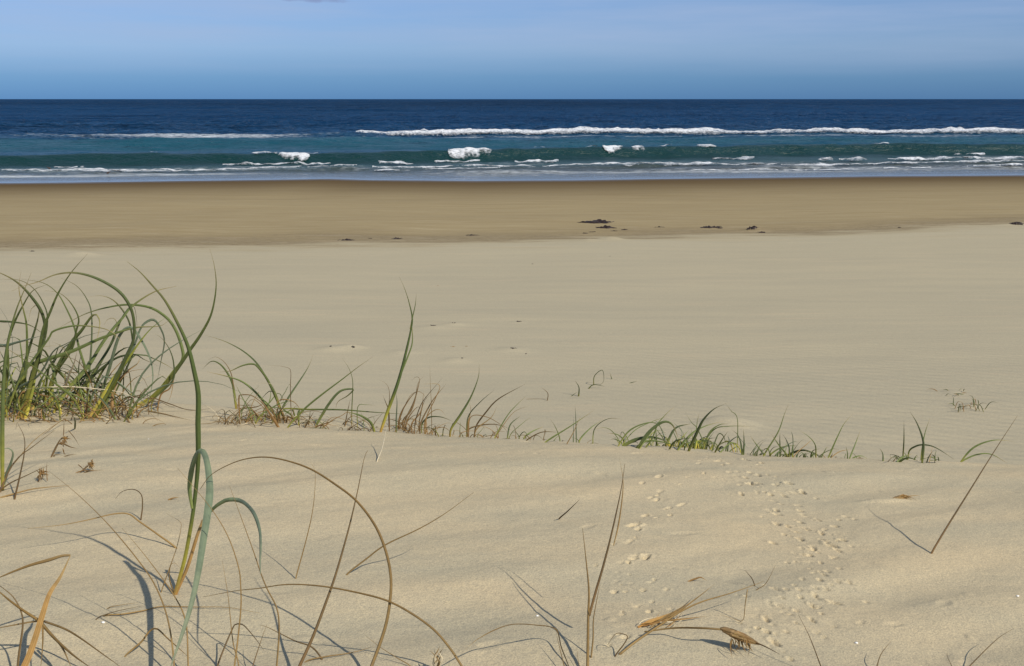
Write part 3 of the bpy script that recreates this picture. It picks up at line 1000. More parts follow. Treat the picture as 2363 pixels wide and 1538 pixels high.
# ------------------------------------------------------------------ left tussock
Z1 = (0, 560, 3.418)
YL = 2.2
tus = root_at('grass_tussock', 'large dense tussock of arching green grass with tangled brown stems at its foot', 'grass tussock', 150, 968, YL)
LEFT = [
    ([(730, 1390), (860, 1160), (990, 900), (1050, 760), (1050, 600), (1010, 480), (930, 380), (800, 300), (680, 255), (560, 237), (430, 255), (300, 310), (180, 345), (90, 385)], 11, 'dark'),
    ([(1080, 1310), (1200, 1230), (1370, 1020), (1440, 925), (1435, 830), (1385, 690), (1310, 590), (1180, 512), (1000, 490), (830, 515), (680, 560), (560, 620), (420, 700)], 8, 'green'),
    ([(1080, 1300), (1190, 1240), (1300, 1130), (1440, 940), (1500, 850), (1590, 720), (1670, 560), (1706, 350), (1690, 180), (1655, 50)], 11, 'green'),
    ([(170, 1390), (240, 1120), (300, 900), (340, 690), (400, 540), (460, 400), (560, 240), (690, 90)], 9, 'green'),
    ([(190, 1350), (300, 920), (350, 720), (330, 560), (240, 420), (130, 310), (0, 240), (-120, 200)], 13, 'dark'),
    ([(140, 1390), (270, 1000), (350, 760), (372, 590), (340, 480), (270, 370), (160, 300), (0, 290)], 9, 'dark'),
    ([(690, 1300), (690, 1140), (670, 1000), (620, 830), (580, 660), (520, 520), (450, 400), (340, 320), (170, 290)], 9, 'green'),
    ([(690, 1280), (700, 1050), (720, 800), (720, 560), (680, 440), (600, 340), (480, 280)], 6, 'dark'),
    ([(880, 1240), (1000, 980), (1045, 860), (1030, 680), (990, 570), (900, 460), (800, 420), (700, 430)], 8, 'dark'),
    ([(420, 1345), (500, 1200), (620, 1060), (710, 950), (800, 800), (890, 680), (960, 600), (1050, 495), (1220, 388), (1390, 345)], 11, 'green'),
    ([(420, 1070), (560, 800), (640, 700), (740, 570), (785, 620), (770, 740), (740, 830)], 11, 'green'),
    ([(180, 1020), (300, 945), (560, 860), (760, 770), (900, 718), (1080, 670), (1260, 660), (1335, 610)], 11, 'green'),
    ([(800, 1340), (900, 1130), (1000, 920), (1060, 800), (1100, 690), (1140, 635), (1210, 610), (1265, 680), (1295, 780), (1270, 930), (1240, 1090)], 10, 'blue'),
    ([(640, 1150), (710, 1060), (760, 1000), (830, 880), (900, 760), (922, 660), (900, 600), (850, 608), (820, 650)], 8, 'dark'),
    ([(760, 1330), (860, 1000), (940, 740), (1030, 670), (1110, 760), (1180, 900), (1205, 1010), (1200, 1130), (1150, 1290), (1060, 1400), (950, 1470)], 8, 'blue'),
    ([(620, 1180), (690, 1100), (780, 1010), (920, 910), (1060, 885), (1130, 920), (1240, 970)], 8, 'dark'),
    ([(-60, 870), (60, 810), (200, 770), (330, 735)], 11, 'blue'),
    ([(150, 1350), (190, 1120), (212, 900), (210, 660), (185, 530), (150, 370), (165, 230)], 7, 'green'),
    ([(-80, 640), (0, 625), (110, 630), (230, 652), (310, 700), (380, 760), (395, 840)], 9, 'dark'),
    ([(30, 1330), (60, 1000), (60, 800), (110, 640), (180, 500), (260, 380), (380, 330)], 8, 'green'),
    ([(40, 1340), (150, 1090), (230, 830), (300, 590), (300, 500), (250, 520), (225, 620)], 10, 'dark'),
    ([(400, 1100), (560, 850), (600, 700), (620, 600), (560, 480), (470, 400), (360, 380)], 7, 'green'),
    ([(700, 1390), (800, 1230), (880, 1090), (1000, 930), (1090, 800), (1190, 680), (1310, 590)], 9, 'yellow'),
    ([(700, 1100), (860, 830), (960, 600), (1050, 500), (1080, 640), (1070, 720)], 7, 'dark'),
    ([(240, 1300), (420, 1190), (700, 1180), (900, 1080), (1130, 920)], 6, 'blue'),
    ([(40, 1380), (130, 1130), (220, 980), (380, 760), (420, 700), (560, 660), (700, 660), (850, 690), (940, 760), (990, 850)], 7, 'green'),
    ([(1210, 1240), (1360, 1090), (1370, 960), (1340, 850), (1280, 760), (1220, 720)], 5, 'dark'),
    ([(1240, 1330), (1270, 1200), (1340, 1150), (1370, 1060), (1350, 1200), (1300, 1300)], 4, 'rust'),
    ([(10, 1360), (100, 1180), (300, 1050), (420, 860), (520, 800), (640, 740)], 7, 'blue'),
    ([(480, 1230), (540, 1050), (580, 960), (610, 850)], 9, 'pale'),
    ([(250, 1320), (310, 1200), (350, 1090), (380, 1010)], 15, 'yellow'),
    ([(760, 1370), (830, 1220), (900, 1120), (980, 960), (1010, 880)], 10, 'yellow'),
    ([(1080, 1300), (1200, 1220), (1320, 1080)], 12, 'yellow'),
    ([(880, 1350), (900, 1150), (1000, 1020), (1080, 960), (1110, 900)], 8, 'rust'),
    ([(670, 1390), (690, 1230), (690, 1100)], 7, 'rust'),
    ([(200, 1390), (260, 1150), (300, 950)], 9, 'yellow'),
    ([(590, 1470), (590, 1400), (560, 1350)], 5, 'dark'),
    ([(300, 1180), (450, 1140), (700, 1150), (980, 1190), (1150, 1290)], 4, 'pale'),
    ([(160, 1190), (350, 1210), (480, 1250), (560, 1260), (700, 1180)], 6, 'rust'),
    ([(170, 1370), (300, 1370), (450, 1390)], 4, 'brown'),
    ([(1180, 1230), (1330, 1270), (1500, 1340), (1700, 1455)], 3, 'brown'),
    ([(1140, 1330), (1260, 1360), (1400, 1400), (1520, 1440)], 3, 'straw'),
    ([(150, 1400), (280, 1430), (430, 1475)], 4, 'brown'),
]
for k, (pts, w, m) in enumerate(LEFT):
    nm = 'dry_stem' if m in ('rust', 'brown', 'pale') else 'blade'
    lying = m in ('brown', 'pale') and len(pts) < 6
    blade(tus, zpx(pts, *Z1), w, m, name=nm, Y=YL + rng.uniform(-0.1, 0.12), lean=rng.uniform(-0.12, 0.12))
fill(tus, -60, 330, 965, 95, 50, 200, ['rust', 'brown', 'straw', 'rust', 'brown', 'dark'], YL, 0.15, 3.6, 'dry_stem', 'stalk', 0.7, 0.5)
fill(tus, -90, 300, 965, 46, 130, 360, ['dark', 'green', 'green', 'blue'], YL, 0.15, 6.5, 'blade', 'blade', 0.42)
fill(tus, -60, 320, 965, 40, 90, 230, ['green', 'straw', 'green', 'dark'], YL, 0.15, 4.0, 'blade', 'blade', 0.5)
fill(tus, -80, 340, 968, 60, 70, 210, ['straw', 'pale', 'brown', 'straw', 'rust'], YL - 0.05, 0.16, 3.4, 'dry_stem', 'stalk', 0.5, 1.0)
fill(tus, -60, 290, 965, 10, 60, 150, ['yellow'], YL, 0.12, 7, 'blade', 'blade', 0.2)

# shoot at the very left edge, on the near side of the tussock
t = root_at('grass_shoot', 'upright green grass shoot with one short curled leaf, in front of the large tussock', 'grass', 8, 1130)
blade(t, [(6, 1132), (5, 1050), (5, 980), (8, 880), (16, 800), (36, 720), (60, 660), (72, 630)], 11, 'green', lean=0.02, twist=0.3)
blade(t, [(8, 1120), (16, 1092), (26, 1066), (30, 1046), (22, 1036), (10, 1036), (-6, 1046)], 8, 'blue', lean=-0.02)

# ------------------------------------------------------------------ grass along the crest, middle
Z3 = (450, 760, 2.954)
YM = 2.06
t = root_at('grass_tussock', 'small tussock with curved green leaves and rusty dead stems beside the large tussock', 'grass tussock', 640, 980, YM)
MID = [
    ([(605, 620), (550, 450), (490, 340), (420, 230), (330, 150), (220, 90), (120, 55), (60, 40)], 6, 'dark'),
    ([(590, 560), (500, 360), (430, 262), (390, 238), (320, 250), (240, 285), (165, 293)], 8, 'green'),
    ([(560, 610), (440, 460), (340, 370), (240, 328), (80, 290)], 6, 'green'),
    ([(280, 545), (270, 460), (255, 370), (215, 290), (165, 235), (110, 220), (50, 272)], 6, 'green'),
    ([(290, 545), (265, 400), (245, 300), (200, 225), (140, 190), (90, 210)], 3, 'brown'),
    ([(580, 570), (640, 460), (740, 310), (780, 240), (808, 168)], 6, 'dark'),
    ([(630, 672), (740, 550), (860, 450), (1000, 345), (1110, 260), (1210, 190)], 5, 'green'),
    ([(650, 420), (652, 285), (620, 260), (560, 250), (470, 250)], 2, 'brown'),
    ([(590, 548), (780, 548), (1000, 550), (1200, 565), (1470, 582)], 4.5, 'green'),
    ([(640, 640), (600, 560), (540, 400), (505, 370), (380, 370)], 2, 'pale'),
    ([(300, 470), (320, 450), (380, 452), (440, 490), (520, 560), (600, 640)], 4, 'rust'),
    ([(570, 670), (500, 560), (460, 500), (440, 470)], 7, 'rust'),
    ([(560, 660), (530, 560), (500, 520)], 5, 'rust'),
    ([(600, 580), (560, 500), (620, 480), (690, 510), (730, 580)], 4, 'rust'),
    ([(310, 545), (420, 530), (480, 500)], 4, 'rust'),
    ([(410, 670), (370, 600), (330, 560)], 3, 'brown'),
    ([(440, 660), (520, 620), (600, 600)], 3, 'brown'),
    ([(560, 650), (580, 560), (640, 500)], 4, 'rust'),
]
for pts, w, m in MID:
    blade(t, zpx(pts, *Z3), w, m, name='dry_stem' if m in ('rust', 'brown', 'pale') else 'blade', Y=YM + rng.uniform(-.05, .05), lean=rng.uniform(-.06, .06))
fill(t, 500, 720, 985, 40, 50, 150, ['straw', 'pale', 'brown'], YM, 0.07, 2.6, 'dry_stem', 'stalk', 0.4, 0.9)
fill(t, 520, 680, 985, 45, 40, 120, ['rust', 'brown', 'rust', 'straw'], YM, 0.06, 2.8, 'dry_stem', 'stalk', 0.6, 0.7)
fill(t, 545, 690, 985, 18, 60, 140, ['green', 'dark', 'green'], YM, 0.06, 4, 'blade', 'blade', 0.4)

t = root_at('grass_tussock', 'low straggly grass with a folded dark leaf beside the tall lone shoot', 'grass tussock', 780, 985, 2.02)
for pts, w, m in [
    ([(825, 660), (900, 530), (960, 450), (1010, 415), (1078, 412), (1040, 455), (975, 495), (958, 548)], 7, 'dark'),
    ([(1068, 600), (1070, 520), (1075, 360), (1050, 270), (1000, 195)], 2.6, 'green'),
    ([(1222, 700), (1195, 635), (1125, 588), (1020, 560)], 7, 'green'),
    ([(750, 672), (800, 580), (815, 560)], 4, 'brown'), ([(1045, 690), (1150, 620), (1300, 570)], 3.5, 'brown'),
    ([(870, 675), (940, 620), (1000, 590), (1050, 570), (1090, 690)], 3.5, 'rust'),
    ([(1110, 530), (1160, 515), (1230, 520)], 2.5, 'green'), ([(820, 670), (900, 640), (960, 620)], 4, 'rust'),
    ([(1020, 665), (1040, 560), (1060, 470)], 3, 'brown'), ([(1190, 700), (1230, 630), (1290, 560)], 3, 'brown'),
]:
    blade(t, zpx(pts, *Z3), w, m, name='dry_stem' if m in ('rust', 'brown') else 'blade', Y=2.02 + rng.uniform(-.04, .04), lean=rng.uniform(-.05, .05))
fill(t, 670, 870, 988, 34, 25, 90, ['rust', 'brown', 'straw', 'green'], 2.0, 0.05, 2.6, 'dry_stem', 'stalk', 0.6, 0.6)

t = root_at('grass_shoot', 'tall slender green grass shoot with pale yellow stem and pointed tip rising above the crest', 'grass', 880, 997, 1.98)
blade(t, [(878, 998), (893, 953), (914, 895), (927, 851), (938, 806), (947, 765), (951, 735), (944, 700), (934, 668), (922, 640)], 9, 'shoot', Y=1.98, lean=0.03, twist=0.8)
blade(t, [(905, 920), (925, 862), (942, 820), (951, 792), (951, 760), (948, 730)], 6, 'green', Y=1.975, lean=0.03, bury=False)
blade(t, [(946, 760), (952, 732), (958, 705), (961, 678)], 3, 'green', Y=1.99, lean=0.0, bury=False)
blade(t, [(914, 968), (916, 930), (914, 905)], 5, 'blue', Y=1.97, lean=0.0)

t = root_at('grass_tussock', 'brown withered tuft of bent stems beside the tall lone shoot', 'grass tussock', 950, 978, 2.02)
for pts, w, m in [
    ([(1430, 630), (1490, 500), (1520, 400), (1530, 340), (1510, 325), (1475, 350)], 4, 'brown'),
    ([(1420, 620), (1470, 560), (1500, 480), (1520, 370), (1560, 320)], 4, 'brown'),
    ([(1390, 620), (1420, 540), (1490, 440), (1540, 430), (1600, 500)], 4, 'rust'),
    ([(1540, 640), (1600, 520), (1640, 460), (1715, 370)], 4, 'brown'),
    ([(1580, 600), (1640, 470), (1665, 380), (1540, 375)], 3, 'rust'),
    ([(1530, 630), (1560, 500), (1610, 440)], 3, 'brown'), ([(1610, 500), (1605, 400), (1600, 220)], 2, 'straw'),
    ([(1320, 560), (1300, 500), (1280, 450)], 4, 'brown'), ([(1320, 560), (1325, 430), (1300, 370), (1245, 342)], 2, 'brown'),
    ([(1480, 640), (1540, 560), (1560, 420)], 3.5, 'rust'), ([(1550, 640), (1600, 600), (1680, 600), (1760, 630)], 4, 'dark'),
    ([(1570, 620), (1620, 560), (1670, 550), (1710, 590)], 3, 'straw'), ([(1440, 640), (1470, 580), (1520, 530), (1560, 560)], 4, 'rust'),
    ([(1400, 600), (1470, 450), (1550, 420)], 2.5, 'straw'), ([(1500, 640), (1530, 540), (1570, 470), (1690, 330)], 2.5, 'brown'),
]:
    blade(t, zpx(pts, *Z3), w, m, name='blade' if m == 'dark' else 'dry_stem', Y=2.02 + rng.uniform(-.05, .05), lean=rng.uniform(-.05, .05))
fill(t, 905, 1010, 984, 26, 40, 110, ['rust', 'brown', 'straw'], 2.01, 0.05, 2.8, 'dry_stem', 'stalk', 0.55, 0.35)

t = root_at('grass_tussock', 'loose row of thin slanting green shoots on the crest beside the withered tuft', 'grass tussock', 1080, 990, 1.97)
for pts, w, m in [
    ([(1745, 680), (1810, 580), (1880, 460), (1930, 330), (1937, 240)], 7, 'green'), ([(1860, 600), (1940, 500), (2045, 410)], 4, 'dark'),
    ([(1915, 665), (1985, 565), (2070, 475), (2250, 375)], 4, 'brown'), ([(2050, 728), (2130, 590), (2200, 510), (2265, 450)], 4, 'green'),
    ([(2060, 720), (2170, 570), (2285, 520)], 3, 'straw'), ([(2130, 735), (2150, 650), (2220, 590)], 4, 'dark'),
    ([(1870, 680), (1990, 650), (2090, 660), (2140, 720)], 3.5, 'brown'), ([(1880, 600), (1990, 600), (2100, 660), (2180, 700)], 3, 'rust'),
    ([(1860, 640), (1880, 560), (1870, 500)], 3, 'straw'), ([(1920, 680), (2020, 600), (2060, 520)], 3, 'straw'),
]:
    blade(t, zpx(pts, *Z3), w, m, name='dry_stem' if m in ('rust', 'brown', 'straw') else 'blade', Y=1.97 + rng.uniform(-.04, .04), lean=rng.uniform(-.05, .05))
fill(t, 1000, 1230, 1003, 34, 25, 95, ['rust', 'brown', 'straw', 'green'], 1.97, 0.04, 2.5, 'dry_stem', 'stalk', 0.5, 0.4)

# ------------------------------------------------------------------ grass along the crest, right
Z5 = (1200, 880, 2.032)


def crest_clump(label, u, v, Y, items, name='grass_tussock', cat='grass tussock'):
    t = root_at(name, label, cat, u, v, Y)
    for pts, w, m in items:
        blade(t, zpx(pts, *Z5), w, m, name='dry_stem' if m in ('rust', 'brown', 'straw') else 'blade', Y=Y + rng.uniform(-.05, .05), lean=rng.uniform(-.05, .05))
    return t


YR = 1.98
t = crest_clump('sparse crossing grass blades between the row of thin shoots and the arching green tussock', 1300, 1015, YR, [
    ([(118, 288), (240, 210), (352, 133)], 5, 'green'), ([(282, 272), (330, 220), (392, 178)], 4, 'green'), ([(350, 225), (410, 178), (475, 178)], 3, 'green'),
    ([(264, 275), (262, 190), (258, 112)], 3, 'blue'), ([(250, 275), (252, 165)], 2.5, 'blue'), ([(22, 262), (60, 235), (112, 213)], 4, 'green'),
    ([(28, 280), (100, 240), (185, 240)], 3, 'straw'), ([(185, 265), (165, 215), (140, 175)], 3, 'green'), ([(220, 295), (250, 240), (285, 160)], 2.5, 'straw')])
fill(t, 1230, 1400, 1022, 8, 20, 60, ['straw', 'green'], YR, 0.04, 2.3, 'dry_stem', 'stalk', 0.5, 0.4)

t = crest_clump('dense low tussock of arching green blades on the crest above the sand tracks', 1580, 1045, 1.9, [
    ([(460, 305), (510, 235), (580, 200), (640, 200), (690, 262)], 4, 'green'), ([(555, 315), (605, 240), (670, 192), (715, 205), (745, 275)], 9, 'dark'), ([(485, 305), (555, 270), (640, 265), (725, 303)], 9, 'dark'),
    ([(560, 318), (620, 230), (680, 160), (725, 118)], 4, 'green'), ([(480, 300), (540, 230), (620, 190), (690, 165)], 3.5, 'green'), ([(690, 290), (730, 220), (800, 200)], 6, 'dark'),
    ([(790, 330), (830, 240), (860, 180), (910, 130), (965, 106)], 8, 'dark'), ([(860, 290), (830, 220), (805, 195), (775, 148)], 3, 'green'), ([(740, 325), (800, 250), (870, 210), (955, 188)], 5, 'green'),
    ([(850, 310), (910, 228), (980, 212), (1105, 212)], 4, 'green'), ([(915, 335), (945, 280), (975, 235)], 5, 'green'), ([(1042, 345), (1036, 290), (1020, 250), (995, 230)], 6, 'dark'), ([(1047, 345), (1050, 280), (1047, 222)], 5, 'dark'),
    ([(860, 315), (890, 240), (935, 205), (975, 200)], 5, 'green'), ([(770, 325), (790, 270), (850, 220)], 5, 'dark'), ([(545, 312), (600, 280), (690, 290), (760, 325)], 5, 'green'),
    ([(740, 320), (760, 240), (720, 195)], 4, 'blue'), ([(820, 320), (830, 200), (840, 150)], 3.5, 'green'), ([(900, 330), (930, 250), (955, 260), (965, 300)], 4, 'dark'), ([(940, 335), (990, 290), (1040, 305)], 4, 'green'),
    ([(500, 300), (545, 285), (555, 310)], 4, 'green'), ([(700, 320), (730, 280), (800, 265)], 5, 'green'), ([(590, 312), (620, 270), (650, 200), (700, 190)], 4.5, 'green'), ([(1020, 180), (990, 140), (965, 105)], 3, 'green')])
fill(t, 1430, 1720, 1045, 44, 25, 95, ['green', 'dark', 'green', 'blue', 'yellow'], 1.9, 0.05, 4.0, 'blade', 'blade', 0.5)
fill(t, 1540, 1640, 1045, 30, 30, 70, ['yellow', 'green', 'yellow', 'green'], 1.9, 0.05, 4.4, 'blade', 'blade', 0.35)

t = crest_clump('thin spreading green grass with one long slanting blade, next to the dense low tussock', 1810, 1055, 1.84, [
    ([(1145, 345), (1210, 240), (1240, 155), (1260, 105)], 4, 'green'), ([(1145, 348), (1110, 300), (1078, 255)], 4, 'green'), ([(1255, 350), (1215, 300), (1180, 250)], 5, 'green'), ([(1262, 320), (1250, 280), (1232, 250)], 5, 'dark'),
    ([(1388, 340), (1385, 300), (1360, 265), (1310, 230)], 4, 'green'), ([(1255, 348), (1330, 323), (1425, 358)], 7, 'dark'), ([(1270, 350), (1300, 300), (1330, 270)], 3.5, 'blue'), ([(1180, 340), (1230, 310), (1300, 300)], 4, 'green'),
    ([(1290, 345), (1340, 300), (1375, 270)], 3, 'straw'), ([(1220, 345), (1218, 270), (1220, 240)], 4, 'dark'), ([(1200, 345), (1270, 290), (1310, 285)], 3.5, 'blue'), ([(1080, 345), (1120, 290), (1160, 270)], 3, 'green'), ([(1280, 270), (1270, 230)], 2.5, 'blue')])
fill(t, 1725, 1900, 1055, 34, 20, 65, ['green', 'dark', 'green', 'blue'], 1.84, 0.04, 3.6, 'blade', 'blade', 0.55)
t = crest_clump('two slim slanting green blades and short sprigs standing apart on the crest', 1935, 1060, 1.82, [
    ([(1447, 358), (1490, 260), (1520, 200), (1557, 157)], 5, 'green'), ([(1545, 365), (1570, 300), (1597, 228)], 3.5, 'green'), ([(1536, 365), (1535, 335), (1527, 303)], 3.5, 'green'), ([(1560, 362), (1600, 350), (1640, 372)], 3.5, 'green'),
    ([(1460, 358), (1500, 330), (1550, 320)], 2.5, 'straw')])
fill(t, 1905, 2010, 1062, 12, 12, 35, ['green', 'straw'], 1.82, 0.04, 2.8, 'blade', 'blade', 0.5)
crest_clump('single short curved grass blade on the crest, alone', 2036, 1063, 1.8, [([(1702, 375), (1700, 340), (1685, 312)], 4, 'green')], 'grass_shoot', 'grass')
t = crest_clump('small green grass plant with one tall blade crossing a low arching leaf', 2110, 1066, 1.8, [
    ([(1886, 385), (1892, 290), (1865, 205), (1828, 142)], 6, 'dark'), ([(1887, 310), (1900, 240), (1922, 175)], 3.5, 'green'), ([(1825, 330), (1850, 308), (1890, 298), (1950, 312), (2045, 378)], 4.5, 'dark'),
    ([(1795, 368), (1800, 280), (1800, 185)], 3.5, 'green'), ([(1770, 380), (1800, 355), (1840, 340)], 5, 'green'), ([(1780, 380), (1820, 360), (1870, 375)], 6, 'green'), ([(1908, 382), (1920, 350), (1940, 325)], 4, 'dark'),
    ([(1945, 382), (1942, 355), (1930, 340)], 5, 'dark'), ([(1750, 378), (1775, 345)], 3.5, 'brown'), ([(1725, 378), (1760, 345)], 3, 'straw'), ([(1920, 382), (1935, 300)], 3, 'straw')])
fill(t, 2070, 2170, 1068, 18, 15, 45, ['green', 'dark', 'green'], 1.8, 0.04, 3.4, 'blade', 'blade', 0.5)
crest_clump('pair of bowed green grass blades springing from one foot, next to the lone leaning stalk', 2225, 1068, 1.78, [
    ([(2068, 378), (2130, 310), (2220, 277), (2315, 282)], 5, 'green'), ([(2070, 378), (2140, 345), (2210, 343), (2285, 392)], 4, 'green')])

# ------------------------------------------------------------------ sprigs out on the beach
for lab, pts_list in (
    ('tiny green sprig growing alone on the beach below the crest', [([(1335, 915), (1336, 895), (1328, 880)], 4), ([(1318, 915), (1332, 905)], 2)]),
    ('faint looped dry stems on the beach near the tiny green sprig', [([(1370, 890), (1372, 868), (1390, 855), (1393, 880), (1382, 895)], 2.4), ([(1358, 898), (1370, 888), (1395, 892)], 3), ([(1412, 876), (1408, 862)], 2.5), ([(1452, 885), (1470, 880)], 2)]),
    ('short bent dry stem on the beach, hooked at the end', [([(1263, 925), (1264, 908), (1250, 895)], 2.4), ([(1215, 922), (1262, 926)], 1.8)]),
):
    u, v = pts_list[0][0][0]
    t = root_at('beach_sprig', lab, 'sprig', u, v)
    for pts, w in pts_list:
        b0 = hit(*pts[0])
        blade(t, pts, w, 'dark' if 'green' in lab else 'brown', name='stem', Y=float(b0[1]), lean=0.0, kind='stalk')
for lab, u, v, n in (('low green creeping plant half buried on the beach, near the wind ripples', 2235, 942, 20), ('flat dry sprig on the beach beyond the creeping plant', 2195, 902, 9)):
    p = hit(u, v)
    t = thing('beach_plant', lab, 'plant', tuple(p))
    for k in range(n):
        b = p + np.array([rng.uniform(-.13, .13), rng.uniform(-.1, .1), 0])
        b[2] = ground(b[0], b[1]) - 0.004
        az = rng.uniform(0, 6.28)
        L = rng.uniform(0.04, 0.11)
        h = rng.uniform(0.01, 0.09) if n > 10 else rng.uniform(0.005, 0.03)
        Q = [b, b + np.array([math.cos(az) * L * .4, math.sin(az) * L * .4, h]), b + np.array([math.cos(az) * L, math.sin(az) * L, h * 1.1])]
        strip('stem', crom(Q, 8), 0.007, M['dark' if k % 3 else 'rust'], t, kind='blade')

# ------------------------------------------------------------------ the foreground plant
Z2 = (0, 960, 2.662)
Z4 = (600, 1000, 2.858)
Z6 = (1100, 1040, 3.089)
Z7 = (1700, 1040, 3.089)
base = hit(404, 1372)
t = thing('grass_plant', 'tall green grass plant with a drooping blue-green leaf, rooted in open foreground sand', 'grass plant', tuple(base))
BY0 = float(base[1])
main = zpx([(1075, 1100), (1130, 900), (1162, 740), (1190, 560), (1212, 350), (1217, 200), (1215, 60)], *Z2) + zpx([(1560, 1420), (1562, 1200), (1530, 1020), (1480, 820), (1400, 640), (1300, 460), (1200, 340), (1100, 230), (1000, 150)], *Z1)
blade(t, main, 13, 'shoot', name='stem', lean=-0.03, twist=0.3, n=70,
      profile=([0, .05, .3, .4, .5, .62, .8, .93, 1.0], [.62, .7, .72, .8, 1.0, .95, .62, .35, .05]))
drp = zpx([(1180, 570), (1163, 440), (1180, 310), (1210, 225), (1242, 215), (1268, 270), (1285, 380), (1288, 480), (1272, 620), (1250, 760), (1215, 980), (1170, 1180), (1110, 1370), (1070, 1480), (1050, 1545)], *Z2)
deps = [-.01, -.012, -.018, -.025, -.03, -.045, -.065, -.085, -.105, -.13, -.165, -.19, -.215, -.23, -.24]
blade(t, drp, 19, 'blue', name='leaf', Y=BY0, depths=deps, bury=False, twist=0.7, fold=0.16, n=60, profile=([0, .12, .22, .3, .45, .7, .9, 1], [.35, .85, .8, .78, 1, .8, .45, .1]))
blade(t, zpx([(1078, 1100), (1150, 930), (1210, 740), (1248, 640)], *Z2), 9, 'orange', name='stem', lean=0.02, n=24, profile=([0, .5, 1], [.8, 1, .8]))
lf2 = zpx([(1248, 640), (1300, 580), (1340, 545), (1400, 516), (1480, 525), (1550, 590), (1590, 690), (1600, 800), (1598, 900), (1600, 970)], *Z2)
blade(t, lf2, 11, 'blue', name='leaf', Y=BY0, depths=[0.0, -.01, -.015, -.02, -.03, -.07, -.11, -.15, -.175, -.19], bury=False, twist=0.8, n=40, profile=([0, .2, .5, .8, 1], [.5, 1, 1, .6, .15]))
blade(t, zpx([(1070, 1096), (1040, 1000), (1048, 920), (1075, 905), (1110, 940)], *Z2), 4, 'straw', name='leaf', lean=-0.01)

# ------------------------------------------------------------------ lone dry stalks in the foreground
G = 'dry stalks scattered over the dune top'


def st2(label, pts, w, mat, zone=Z2, **kw):
    return stalk('dry_grass_stalk', label, zpx(pts, *zone), w, mat, group=G, **kw)


st2('long thin straw stalk bowed past the foot of the tall green plant', [(1075, 1620), (1070, 1538), (1050, 1350), (1010, 1180), (940, 1020), (850, 890), (720, 730), (600, 600), (450, 460), (300, 340)], 4.5, 'straw', lean=0.10)
st2('thin straw stalk ending just at the foot of the tall green plant', [(1158, 1620), (1155, 1500), (1140, 1260), (1060, 1090), (900, 870), (750, 690)], 4.5, 'straw', lean=0.09)
st2('slender curved straw stalk right beside the drooping blue-green leaf', [(1420, 1640), (1445, 1500), (1478, 1200), (1478, 1050), (1465, 930), (1400, 740), (1290, 560), (1090, 320)], 4.5, 'straw', lean=0.07)
st2('thin straw stalk rising under the smaller arching leaf of the green plant', [(1690, 1640), (1705, 1480), (1715, 1300), (1700, 1180), (1640, 1060), (1600, 960), (1560, 840), (1480, 620), (1410, 430)], 5, 'straw', lean=0.06)
st2('hair-thin upright dry stalk with a dark tip', [(1478, 1610), (1460, 1500), (1430, 1380), (1400, 1100), (1365, 890)], 3.6, 'straw', lean=0.04)
big = zpx([(1230, 450), (1300, 360), (1450, 282), (1590, 256)], *Z2)[::-1]
stalk('dry_grass_stalk', 'largest bowed brown stalk, arching in a wide half circle', zpx([(690, 1640), (735, 1538), (820, 1300), (855, 1120), (862, 950), (830, 780), (760, 610), (640, 450), (500, 340), (330, 235), (150, 175), (0, 158)], *Z4) + big[1:], 8.5, 'straw', group=G, lean=0.12, n=80)
arch2 = zpx([(1590, 1060), (1450, 1075), (1250, 1112)], *Z2)
stalk('dry_grass_stalk', 'low wide-arching straw stalk crossing under the largest bowed one', zpx([(1390, 1640), (1330, 1538), (1260, 1430), (1150, 1300), (1000, 1190), (850, 1110), (700, 1065), (480, 1020), (300, 1000), (150, 1000)], *Z4) + arch2, 6.5, 'straw', group=G, lean=0.06, n=70)
st2('straight stiff brown stalk crossing the largest bowed one, with a hooked tip', [(215, 1640), (260, 1538), (350, 1340), (430, 1130), (500, 930), (580, 650), (640, 400), (688, 165), (712, 115)], 8.5, 'brown', Z4, lean=0.10)
st2('fine pale brown stalk leaning low to the side over its own dark shadow', [(570, 935), (700, 830), (830, 735), (1050, 630), (1220, 530), (1410, 390)], 4.6, 'straw', Z4, shadow=(936, 1263))
st2('hair-thin upright straw stalk standing clear on bare sand, shadow running back from its foot', [(235, 960), (300, 720), (340, 550), (360, 400), (363, 250), (340, 205)], 3.4, 'straw', Z4, shadow=(615, 1260))
st2('short pale stem sticking up just below the tall lone shoot', [(770, 192), (805, 100), (832, -20), (845, -60)], 3.2, 'pale', Z4, shadow=(822, 1020))
st2('bent dry stalk folded over and lying almost flat by the green plant', [(1085, 815), (960, 722), (850, 645), (790, 603), (700, 603), (540, 640), (380, 670), (170, 693)], 5, 'straw', depths=[0, .012, .02, .02, .015, -.005, -.02, -.035])
st2('tiny hooked twig curling over the sand near the bent dry stalk', [(865, 640), (875, 560), (868, 485), (820, 452), (750, 466), (706, 514)], 3.6, 'brown', lean=0.02)
st2('thin dry stalk slanting through the foot of the bent dry stalk', [(990, 1085), (1040, 940), (1085, 810), (1110, 700), (1105, 650), (1020, 600)], 2.8, 'straw', lean=0.02)
st2('slack straw stalk lying in long curves near the seed heads', [(-20, 508), (100, 475), (200, 450), (330, 435), (430, 458)], 4.2, 'straw', bury=False, lean=0.05)
st2('brown stalk leaning from the short curled shoot towards the seed heads', [(-10, 470), (60, 415), (150, 372), (240, 330), (300, 305)], 4.2, 'brown', lean=0.03)
st2('grey-brown stalk slanting up to the foot of the large tussock', [(0, 470), (60, 330), (120, 250), (200, 190), (335, 88)], 4.6, 'brown', lean=0.1)
st2('curved upright brown stalk in front of the large tussock', [(90, 512), (120, 380), (150, 225), (148, 130), (110, 50)], 5, 'brown', lean=0.03)
